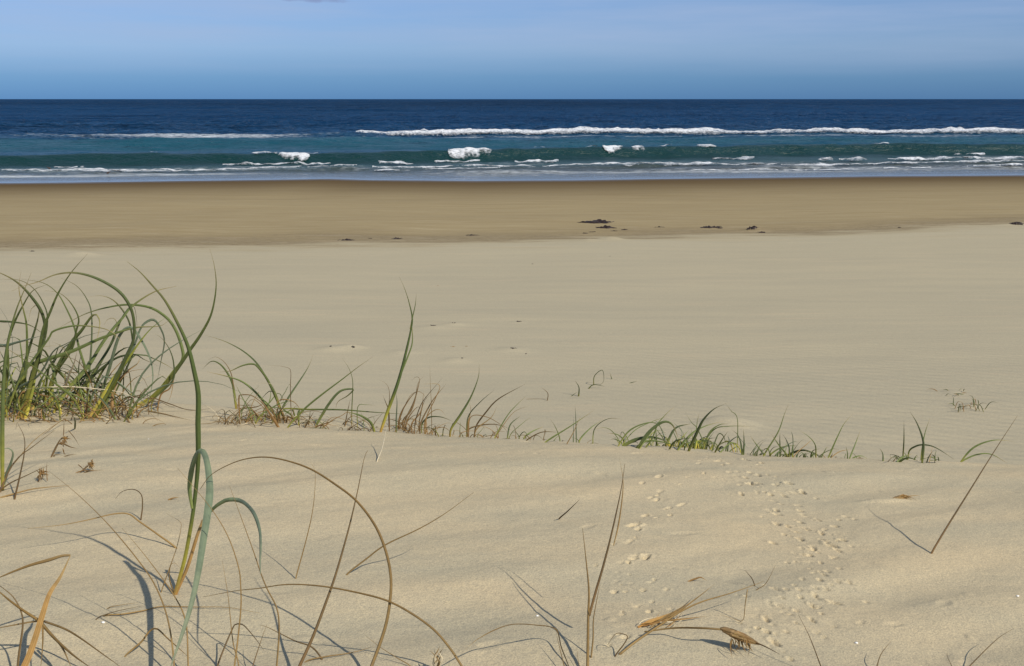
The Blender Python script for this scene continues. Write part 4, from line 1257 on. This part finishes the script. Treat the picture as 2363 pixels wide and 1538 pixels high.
st2('long fine stalk drooping from the tussock towards the seed heads', [(-10, 395), (80, 300), (200, 160), (330, 60), (400, 20)], 2.8, 'straw', lean=0.05)

# orange sheath at the lower left
sh = hit(44, 1560)
t = thing('dead_grass_shoot', 'thick orange dead grass sheath with a sharply folded straw leaf and radiating stalks', 'grass', tuple(sh))
SY0 = float(sh[1])
blade(t, zpx([(100, 1620), (165, 1480), (205, 1370), (250, 1230), (300, 1090), (370, 985), (432, 858)], *Z2), 27, 'orange', name='sheath', lean=0.04, twist=0.3, n=40, fold=0.35, profile=([0, .3, .55, .75, .9, 1], [1, .95, .9, .62, .3, .1]))
blade(t, zpx([(432, 858), (380, 862), (300, 888), (170, 925), (0, 992), (-80, 1030)], *Z2), 10, 'straw', name='leaf', Y=SY0 + 0.04, lean=-0.06, bury=False, twist=0.2)
for pts, w, ln in (([(240, 1260), (160, 1272), (0, 1302), (-80, 1320)], 5, -.02), ([(245, 1262), (150, 1200), (60, 1135), (0, 1085), (-60, 1040)], 8, -.05), ([(250, 1270), (340, 1370), (450, 1470), (560, 1550)], 9, -.06),
                   ([(270, 1262), (400, 1310), (500, 1370), (640, 1470), (745, 1545)], 6, -.05), ([(262, 1270), (262, 1400), (250, 1550)], 5, -.05), ([(300, 1330), (380, 1420), (440, 1550)], 7, -.05)):
    blade(t, zpx(pts, *Z2), w, 'straw', name='stalk', kind='stalk', Y=SY0 + 0.02, lean=ln, bury=False)
st2('stout dark stalk curving round behind the orange sheath', [(105, 1620), (115, 1480), (140, 1290), (128, 1200), (80, 1112), (0, 1045), (-60, 1000)], 7, 'brown', lean=0.02)
st2('short crinkled dead leaf between the orange sheath and the drooping blue-green leaf', [(765, 1482), (820, 1430), (872, 1385), (920, 1322), (965, 1310), (1030, 1368), (1100, 1430), (1185, 1505)], 5, 'straw', depths=[0, .004, .01, .015, .012, 0, -.012, -.03], kind='blade')
st2('pair of thin dry stems lying over the shadow of the drooping leaf', [(590, 1252), (650, 1220), (740, 1195), (880, 1190)], 3, 'brown', lean=0.03)
st2('fine straw stem lying just above the pair of thin stems', [(660, 1185), (740, 1170), (850, 1172)], 2.8, 'straw', lean=0.01)
st2('long low straw stalk lying behind the drooping leaf tip', [(640, 1230), (760, 1285), (900, 1290), (1000, 1262), (1200, 1243), (1400, 1250), (1597, 1280)], 4, 'straw', depths=[0, 0, .01, .02, .02, .02, .01])
st2('dark crooked stalk at the edge of the dune hollow, beside the hair-thin dark-tipped one', [(1330, 1560), (1380, 1420), (1440, 1285), (1460, 1278), (1500, 1290), (1570, 1370), (1620, 1440)], 5, 'brown', depths=[0, .02, .03, .03, .02, 0, -.02])
st2('drab stalk slanting up from the bottom beside the straight stiff one', [(1535, 1600), (1597, 1400), (1640, 1280)], 4, 'brown', lean=0.03)
st2('thin twisted dry leaf lying at the foot of the largest bowed stalk', [(300, 1510), (430, 1490), (540, 1480), (640, 1440), (770, 1400)], 5, 'straw', Z4, kind='blade', lean=0.02)
st2('fine dry stem crossing the foot of the largest bowed stalk', [(1000, 1545), (900, 1480), (790, 1410), (690, 1330)], 3, 'straw', Z4, lean=0.03)
st2('dark slack stalk curving over the sand behind the straight stiff one', [(410, 1495), (340, 1410), (230, 1370), (60, 1285), (0, 1265)], 5, 'brown', Z4, depths=[0, .008, .01, .015, .01])

# right hand stalks
p = hit(1358, 1570)
t = thing('dry_grass_plant', 'upright brown dry grass plant of several stiff stems with forked tips', 'grass plant', tuple(p))
PY = float(p[1])
blade(t, zpx([(785, 1640), (790, 1538), (795, 1200), (800, 1000), (782, 800), (755, 555)], *Z6), 8.5, 'straw', name='stem', kind='stalk', shadow=(1100, 1318))
blade(t, zpx([(800, 1180), (850, 1000), (900, 830), (960, 600), (1020, 330), (1042, 200), (1056, 95)], *Z6), 7, 'brown', name='stem', kind='stalk', Y=PY + 0.09, lean=0.06, bury=False)
blade(t, zpx([(975, 680), (1010, 530), (1038, 330), (1042, 200), (1018, 55)], *Z6), 4, 'straw', name='leaf', Y=PY + 0.13, lean=0.03, bury=False)
blade(t, zpx([(815, 1480), (830, 1340), (832, 1215), (850, 1100), (880, 950)], *Z6), 4.5, 'straw', name='stem', kind='stalk', Y=PY + 0.04, lean=0.03, bury=False)
p = hit(1312, 1570)
t = thing('bent_dry_leaf', 'dry straw leaf snapped over at a sharp angle, beside the upright dry grass plant', 'grass', tuple(p))
blade(t, zpx([(680, 1620), (650, 1538), (605, 1410), (562, 1275), (420, 1245), (260, 1240), (130, 1280), (0, 1350), (-80, 1420)], *Z6), 7, 'straw', name='leaf', depths=[0, .02, .04, .06, .04, .02, 0, -.03, -.05])
blade(t, zpx([(660, 1640), (625, 1538), (565, 1295)], *Z6), 4, 'straw', name='stem', kind='stalk', lean=0.05)
blade(t, zpx([(745, 1600), (725, 1500), (712, 1400)], *Z6), 2.5, 'straw', name='stem', kind='stalk', lean=0.03)

p = hit(1480, 1462)
t = thing('fallen_grass_stem', 'fallen dry grass stem with ragged sheath and forked straw, lying on the sand', 'grass stem', tuple(p))
blade(t, zpx([(1015, 1455), (1150, 1350), (1300, 1250), (1450, 1150), (1600, 1080), (1800, 1020), (1980, 958), (2045, 932)], *Z6), 6, 'straw', name='stem', kind='stalk', bury=False, depths=[.0, .01, .02, .04, .06, .08, .10, .11])
PB = float(hit(1475, 1450)[1])
blade(t, zpx([(1150, 1265), (1220, 1240), (1300, 1225), (1400, 1180), (1480, 1140)], *Z6), 11, 'orange', name='sheath', Y=PB, lean=0.05, bury=False)
blade(t, zpx([(1180, 1290), (1300, 1240), (1420, 1160), (1560, 1060), (1700, 950)], *Z6), 6, 'straw', name='leaf', Y=PB, lean=0.08, bury=False)
blade(t, zpx([(1190, 1250), (1330, 1215), (1480, 1200), (1640, 1185)], *Z6), 6, 'orange', name='leaf', Y=PB, lean=0.03, bury=False)
blade(t, zpx([(1240, 1260), (1360, 1180), (1460, 1120), (1530, 1060)], *Z6), 7, 'straw', name='leaf', Y=PB, lean=0.04, bury=False)
for k in range(10):
    x0, y0 = 1150 + rng.uniform(0, 260), 1270 - rng.uniform(0, 50)
    blade(t, zpx([(x0, y0), (x0 + rng.uniform(40, 90), y0 - rng.uniform(-10, 40)), (x0 + rng.uniform(100, 200), y0 - rng.uniform(20, 110))], *Z6), 3.2, rng.choice(['straw', 'pale', 'orange']), name='fibre', Y=PB, lean=0.03, bury=False)
blade(t, zpx([(1930, 990), (1915, 1090), (1897, 1210), (1820, 1195), (1740, 1172)], *Z6), 2.6, 'straw', name='fibre', kind='stalk', Y=float(hit(1715, 1432)[1]), lean=-0.01, bury=False)


def husk(name, mat, parent, a, b, rad, seed, scale_z=0.75, rough=0.22):
    """a lumpy spindle between two points"""
    a, b = np.array(a), np.array(b)
    ax = b - a
    L = np.linalg.norm(ax)
    ax /= L
    s = np.cross(ax, (0, 0, 1))
    s /= np.linalg.norm(s)
    u = np.cross(s, ax)
    V, fc = [], []
    n, m = 12, 9
    for i in range(n):
        t = i / (n - 1)
        r = rad * (math.sin(math.pi * (0.04 + 0.92 * t ** 0.8)) ** 0.75)
        for k in range(m):
            an = 2 * math.pi * k / m
            rr = r * (1 + rough * mnoise.noise(Vector((t * 6 + seed, math.cos(an) * 1.5, math.sin(an) * 1.5))))
            V.append(a + ax * L * t + s * rr * math.cos(an) + u * rr * math.sin(an) * scale_z)
    for i in range(n - 1):
        for k in range(m):
            fc.append((i * m + k, i * m + (k + 1) % m, (i + 1) * m + (k + 1) % m, (i + 1) * m + k))
    fc.append(tuple(range(m))[::-1])
    fc.append(tuple((n - 1) * m + k for k in range(m)))
    V = np.array(V) - np.array(parent.location if parent else (0, 0, 0))
    o = mesh_obj(name, V, fc, M[mat], parent)
    for k in range(22):
        an = 2 * math.pi * rng.random()
        t0 = rng.uniform(0.0, 0.55)
        t1 = min(1.12, t0 + rng.uniform(0.35, 0.6))
        Q = []
        for q in range(5):
            t = t0 + (t1 - t0) * q / 4
            r = rad * (math.sin(math.pi * min(0.99, 0.04 + 0.92 * min(t, 1) ** 0.8)) ** 0.75) * (1.02 + 0.05 * q * rng.random())
            Q.append(a + ax * L * t + (s * math.cos(an + q * .06) + u * math.sin(an + q * .06) * scale_z) * r)
        strip('scale', crom(Q, 7), rad * 0.55, M[rng.choice(['straw', 'brown', 'straw', 'rust'])], parent, facing=tuple(s * math.cos(an) + u * math.sin(an)), twist=0.2)
    return o


# seed head on its stalk
YH = float(hit(1690, 1500)[1])
c0 = at_y(1664, 1448, YH)
t = thing('seed_cluster', 'brown spindle-shaped seed head with fuzzy tuft on a dry stalk', 'seeds', (c0[0], c0[1], ground(c0[0], c0[1])))
YS0 = float(hit(1490, 1462)[1])
blade(t, zpx([(1195, 1292), (1400, 1266), (1600, 1266), (1752, 1276)], *Z6), 5.5, 'straw', name='stalk', kind='stalk', Y=YS0 - 0.01, depths=[0, 0, (YH - YS0) * .6, YH - YS0 + 0.01], bury=False, profile=([0, 1], [.7, 1]))
husk('husk', 'husk', t, at_y(1662, 1450, YH), at_y(1752, 1487, YH - 0.005), 0.0043, 2, rough=0.5)
blade(t, zpx([(1980, 1365), (2060, 1400), (2165, 1455)], *Z6), 4, 'brown', name='tail', kind='stalk', Y=YH - 0.005, lean=-0.02, bury=False)
for k in range(26):
    u0, v0 = 1700 + rng.uniform(-16, 26), 1470 + rng.uniform(-4, 8)
    blade(t, [(u0, v0), (u0 + rng.uniform(-4, 14), v0 + rng.uniform(12, 22)), (u0 + rng.uniform(-10, 22), v0 + rng.uniform(26, 50))], 2.6, rng.choice(['straw', 'orange', 'straw', 'rust']), name='bristle', Y=YH - 0.003 + rng.uniform(-.008, .008), lean=rng.uniform(-.01, .0), bury=False)

st2('lone long stalk leaning far over bare sand, shadow trailing from its foot', [(1388, 735), (1490, 560), (1640, 320), (1840, 0), (2001, -247)], 5, 'brown', Z7, shadow=(1968, 1163))
st2('thin dark stalk bowing up beside the last sand tracks', [(640, 1640), (600, 1538), (520, 1330), (440, 1170)], 4, 'brown', Z7, lean=0.03)
st2('short dark curved stalk on the sand beyond the tracks', [(985, 1600), (1000, 1538), (1030, 1450), (1098, 1362)], 4, 'brown', Z7, lean=0.03)
st2('faint low-lying stalk stretching across smooth sand', [(1630, 1580), (1660, 1538), (1850, 1350), (1975, 1268)], 3.4, 'brown', Z7, lean=0.05)
st2('tiny crooked stem poking from the sand by the faint low-lying stalk', [(1545, 1580), (1528, 1525), (1505, 1480), (1498, 1440)], 3.2, 'brown', Z7, lean=0.01)
st2('short straight twig stuck in the sand with a stubby shadow', [(585, 490), (640, 440), (735, 350)], 4.4, 'brown', Z6, shadow=(1262, 1199))
st2('fine sprig standing beside the fallen stem tip', [(1990, 1000), (2050, 960), (2090, 900), (2130, 815)], 2.6, 'straw', Z6, lean=0.01)
st2('short dark twig curved over the tip of the fallen stem', [(1982, 968), (1960, 910), (1910, 852)], 4, 'brown', Z6, lean=0.005)
st2('slanting thin dry stem pinned under the fallen stem', [(985, 1470), (1050, 1380), (1075, 1330), (1050, 1310), (990, 1308), (930, 1390)], 4.4, 'brown', Z6, depths=[0, .003, .005, .006, .005, .0])
st2('small reddish twig lying alone beside the tall green plant', [(1035, 516), (1065, 505), (1098, 500)], 5, 'rust', Z2, bury=False)
st2('crumbled red-brown leaf scrap among the tracks', [(1505, 935), (1560, 915), (1600, 905), (1640, 938)], 5, 'rust', Z6, bury=False, kind='blade')

# half buried husk
q0, q1 = hit(2058, 1156), hit(2096, 1150)
t = thing('seed_husk', 'half-buried tan seed husk with a little sand drift beside it', 'seed husk', tuple(q0))
husk('husk', 'husk', t, q0 + np.array([0, 0, .001]), q1 + np.array([0, 0, .003]), 0.0048, 5)
for k in range(9):
    f = rng.random()
    b = q0 * (1 - f) + q1 * f + np.array([0, 0, .003])
    Q = [b, b + np.array([rng.uniform(.004, .01), rng.uniform(-.006, .004), rng.uniform(0, .004)]), b + np.array([rng.uniform(.01, .02), rng.uniform(-.008, .006), rng.uniform(-.003, .004)])]
    strip('bristle', crom(Q, 6), 0.0013, M['orange'], t, kind='stalk')

# withered seed heads at the left
for lab, a, b, rad, arms in (
    ('withered dark seed head tangled on a bent stem in front of the large tussock', (128, 1056), (154, 1008), .0042, [([(310, 260), (345, 190), (375, 140), (400, 125)], 6), ([(370, 160), (430, 190), (475, 200)], 4), ([(385, 200), (395, 235), (410, 250)], 4), ([(345, 285), (340, 330), (385, 362)], 4), ([(330, 280), (420, 275), (480, 295)], 3), ([(390, 120), (392, 60), (395, 20)], 3), ([(420, 90), (460, 140), (490, 190)], 2.5)]),
    ('golden seed head lying on sand below the withered dark one', (80, 1114), (100, 1090), .005, [([(240, 400), (240, 370), (262, 350)], 5), ([(225, 425), (240, 390), (265, 380)], 5), ([(290, 400), (285, 330), (290, 280)], 3)]),
    ('small brown seed head with splayed bristles beside the golden one', (198, 1092), (216, 1066), .0036, [([(430, 368), (500, 350), (560, 345), (640, 358)], 3), ([(485, 460), (500, 400), (510, 350), (540, 290)], 3.6), ([(500, 340), (545, 300), (540, 280)], 5), ([(510, 355), (545, 350), (575, 378)], 4), ([(480, 300), (510, 325), (540, 340)], 3), ([(540, 290), (570, 330), (580, 350)], 4)]),
):
    p = hit(*a)
    t = thing('seed_cluster', lab, 'seeds', tuple(p))
    Ys = float(p[1])
    A_, B_ = at_y(a[0], a[1], Ys), at_y(b[0], b[1], Ys + 0.01)
    A_[2] = max(A_[2], ground(A_[0], A_[1]) + rad * .5)
    for pts, w in arms:
        blade(t, zpx(pts, *Z2), w, rng.choice(['brown', 'rust', 'brown']), name='bristle', Y=Ys, lean=0.01, bury=False)
    for k in range(26):
        f = 0.55 + 0.45 * rng.random()
        c = A_ * (1 - f) + B_ * f
        an = rng.uniform(0, 6.28)
        e1 = c + np.array([math.cos(an), rng.uniform(-.6, .6), math.sin(an)]) * rad * rng.uniform(0.8, 2.2)
        strip('bristle', crom([c, (c + e1) / 2 + np.array([0, 0, .0012]), e1], 6), 0.0019, M[rng.choice(['rust', 'orange', 'brown'])], t, kind='blade')

# pale tuft at the lower edge
p = hit(1010, 1555)
t = thing('seed_tuft', 'pale straw-coloured seed tuft standing at the foot of the low wide-arching stalk', 'seed tuft', tuple(p))
for k in range(18):
    u0 = 1008 + rng.uniform(-9, 9)
    v0 = 1550 - rng.uniform(0, 34)
    blade(t, [(u0, v0), (u0 + rng.uniform(-6, 8), v0 - rng.uniform(8, 14)), (u0 + rng.uniform(-12, 14), v0 - rng.uniform(16, 32))], 4, rng.choice(['pale', 'straw', 'pale']), name='bristle', Y=float(p[1]) + rng.uniform(-.004, .004), lean=0.0, bury=False)

# bright shell crumbs
for k, (u, v, lab) in enumerate(((238, 1438, 'by the shadow of the drooping leaf'), (1240, 1423, 'near the bent straw leaf'), (2348, 1377, 'on smooth sand beyond the tracks'), (1976, 1485, 'near the short dark curved stalk'), (343, 1014, 'on the crest below the tussock'), (290, 1296, 'beside the long thin straw stalk'))):
    p = hit(u, v)
    s = 0.0013 if k < 4 else 0.0008
    V, fc = [], []
    for i in range(5):
        for j in range(6):
            th, ph = math.pi * i / 4, 2 * math.pi * j / 6
            r = s * (1 + 0.3 * rng.uniform(-1, 1))
            V.append((r * math.sin(th) * math.cos(ph) * 1.3, r * math.sin(th) * math.sin(ph), r * math.cos(th) * 0.7))
    for i in range(4):
        for j in range(6):
            fc.append((i * 6 + j, i * 6 + (j + 1) % 6, (i + 1) * 6 + (j + 1) % 6, (i + 1) * 6 + j))
    o = mesh_obj('shell_crumb', V, fc, M['shell'])
    o.location = tuple(p + np.array([0, 0, s * 0.4]))
    tag(o, 'tiny white shell crumb ' + lab, 'shell', 'white shell crumbs on the dune')


# ------------------------------------------------------------------ seaweed and litter on the beach
def seaweed(label, u, v, wpx, hpx, seed, group='dark seaweed along the tide line', name='seaweed', mat='weed', n=None, cat='seaweed'):
    """a low heap of matted fronds: a lumpy ragged mound with ribbons trailing out"""
    r = random.Random(seed)
    p = hit(u, v)
    sc = p[1] / F
    L = wpx * sc
    H = max(hpx * sc, 0.012)
    D = L * 0.55
    V, fc = [], []
    nx, ny = 26, 12
    for j in range(ny):
        for i in range(nx):
            a, b = i / (nx - 1) * 2 - 1, j / (ny - 1) * 2 - 1
            nz = mnoise.fractal(Vector((a * 3 + seed, b * 2, seed * .3)), 1.0, 2.0, 4)
            env = max(0, 1 - abs(a) ** 1.6 - b * b * 0.9)
            x = a * L / 2 * (1 + 0.1 * nz)
            y = b * D / 2 * (1 + 0.2 * nz) + 0.12 * L * mnoise.noise(Vector((a * 2 + seed, 0.2, 0)))
            z = H * (env ** 0.6) * (0.55 + 0.9 * nz) - 0.01 - (0.02 if env <= 0.02 else 0)
            gz = ground(p[0] + x, p[1] + y) - p[2]
            V.append((x, y, gz + z))
    for j in range(ny - 1):
        for i in range(nx - 1):
            fc.append((j * nx + i, j * nx + i + 1, (j + 1) * nx + i + 1, (j + 1) * nx + i))
    t = thing(name, label, cat, tuple(p), group)
    mesh_obj('mat', V, fc, M[mat], t)
    for k in range(n or 9):
        b = p + np.array([r.uniform(-.45, .45) * L, r.uniform(-.3, .3) * D, H * 0.3])
        az = r.choice([0, math.pi]) + r.gauss(0, .6)
        Q = [b]
        for s in range(4):
            b = b + np.array([math.cos(az), math.sin(az), 0]) * L * r.uniform(.06, .13)
            b[2] = ground(b[0], b[1]) + H * r.uniform(.05, .55) * (1 - s / 5)
            Q.append(b.copy())
            az += r.gauss(0, .5)
        strip('frond', crom(Q, 10), max(L * 0.05, 0.008), M[mat], t, kind='blade', facing=(0, -.6, .8), twist=r.uniform(-1, 1))
    return t


WEED = [(1376, 514, 74, 7, 'longest flat dark heap of seaweed, lying apart on the damp sand'), (1395, 527, 46, 8, 'humped clump of seaweed just inshore of the longest heap'), (1440, 531, 18, 4, 'short curl of seaweed beside the humped clump'),
        (1418, 534, 14, 3, 'crumbs of seaweed between the humped clump and the short curl'), (1350, 539, 16, 3, 'thin seaweed scrap above the two pale sand mounds'), (1366, 536, 16, 3, 'sliver of seaweed touching the thin scrap above the sand mounds'),
        (1520, 525, 20, 3, 'small lone seaweed sliver between the curl and the broken line'), (1640, 526, 50, 6, 'broken wavy line of seaweed pieces'), (1661, 528, 13, 5, 'short stub of seaweed at the end of the broken line'), (1735, 528, 27, 7, 'arched dark seaweed lump perched on pale sand'), (1759, 538, 18, 5, 'small dark seaweed lump below the arched one'),
        (1088, 544, 30, 4, 'flat lone strip of seaweed on the tide line'), (915, 552, 26, 5, 'tapered seaweed wisp with a thick end'), (800, 555, 30, 5, 'ragged seaweed scrap with a trailing thread'), (2345, 515, 28, 4, 'seaweed strip where the tide line runs off to the sea side'), (855, 551, 10, 2, 'seaweed speck between the tapered wisp and the ragged scrap'),
        (75, 581, 12, 4, 'small seaweed knot on the tide line behind the large tussock'), (2075, 526, 8, 3, 'single seaweed speck on the long empty stretch of tide line')]
for k, (u, v, w, h, lab) in enumerate(WEED):
    seaweed(lab, u, v, w, h, 11 + k * 7)
LITTER = [(816, 802, 15, 8, 'dark knot of driftwood litter on the larger sand hummock'), (763, 800, 9, 7, 'small litter scrap on the twin sand hummock'), (998, 752, 20, 7, 'broken litter scraps on a low pale sand hummock'), (1048, 746, 14, 5, 'litter crumb on the shoulder of the low pale hummock'),
          (1196, 742, 12, 5, 'lone dark litter chip on flat sand'), (1048, 801, 20, 3, 'thin stick lying flat on the beach'), (1075, 800, 9, 3, 'short chip beside the thin flat stick'), (1184, 804, 18, 5, 'litter on a pale hummock next to the thin flat stick'), (1066, 827, 6, 5, 'dark pellet at the end of a small sand tail'),
          (1406, 592, 6, 3, 'dark speck of litter just above the tide line'), (1227, 610, 7, 3, 'dark fleck of litter on pale dry sand'), (1011, 660, 9, 3, 'olive litter chip on open sand beyond the tall lone shoot'), (1213, 817, 4, 3, 'litter dot below the pale hummock')]
for k, (u, v, w, h, lab) in enumerate(LITTER):
    seaweed(lab, u, v, w * 0.8, h * 0.6, 301 + k * 5, 'litter scattered on the beach', 'beach_litter', 'husk' if k in (5, 6, 11) else 'weed', 4, 'litter')


# ------------------------------------------------------------------ two small shore birds
def bird(label, u, v, flip, k):
    p = hit(u, v)
    if p[1] > WATER(p[0]):
        p[2] = 0.0
    t = thing('shore_bird', label, 'bird', tuple(p), 'shore birds at the water edge')
    s = 0.26
    ctr = [(-.5, .42, .03), (-.34, .47, .10), (-.1, .50, .17), (.12, .54, .18), (.28, .63, .10), (.36, .74, .085), (.45, .78, .085), (.54, .76, .03), (.72, .72, .014)]
    V, fc = [], []
    m = 8
    for x, z, r in ctr:
        for q in range(m):
            a = 2 * math.pi * q / m
            V.append((flip * x * s, r * math.cos(a) * s * .9, (z + r * math.sin(a)) * s))
    for i in range(len(ctr) - 1):
        for q in range(m):
            fc.append((i * m + q, i * m + (q + 1) % m, (i + 1) * m + (q + 1) % m, (i + 1) * m + q))
    fc.append(tuple(range(m)))
    fc.append(tuple((len(ctr) - 1) * m + q for q in range(m)))
    mesh_obj('body', V, fc, M['bird'], t)
    for sgn in (-1, 1):
        P = np.array(p) + np.array([[sgn * .05 * s, sgn * .07 * s, .4 * s], [0.02 * s, sgn * .07 * s, .2 * s], [sgn * .04 * s, sgn * .07 * s, -.01]])
        strip('leg', crom(P, 6), .012, M['bird'], t, kind='stalk', profile=([0, 1], [1, .7]))


bird('small dark shore bird standing in the shallows, looking along the beach', 250, 413, 1, 0)
bird('small dark shore bird wading further along, facing away from the other', 115, 408, -1, 1)
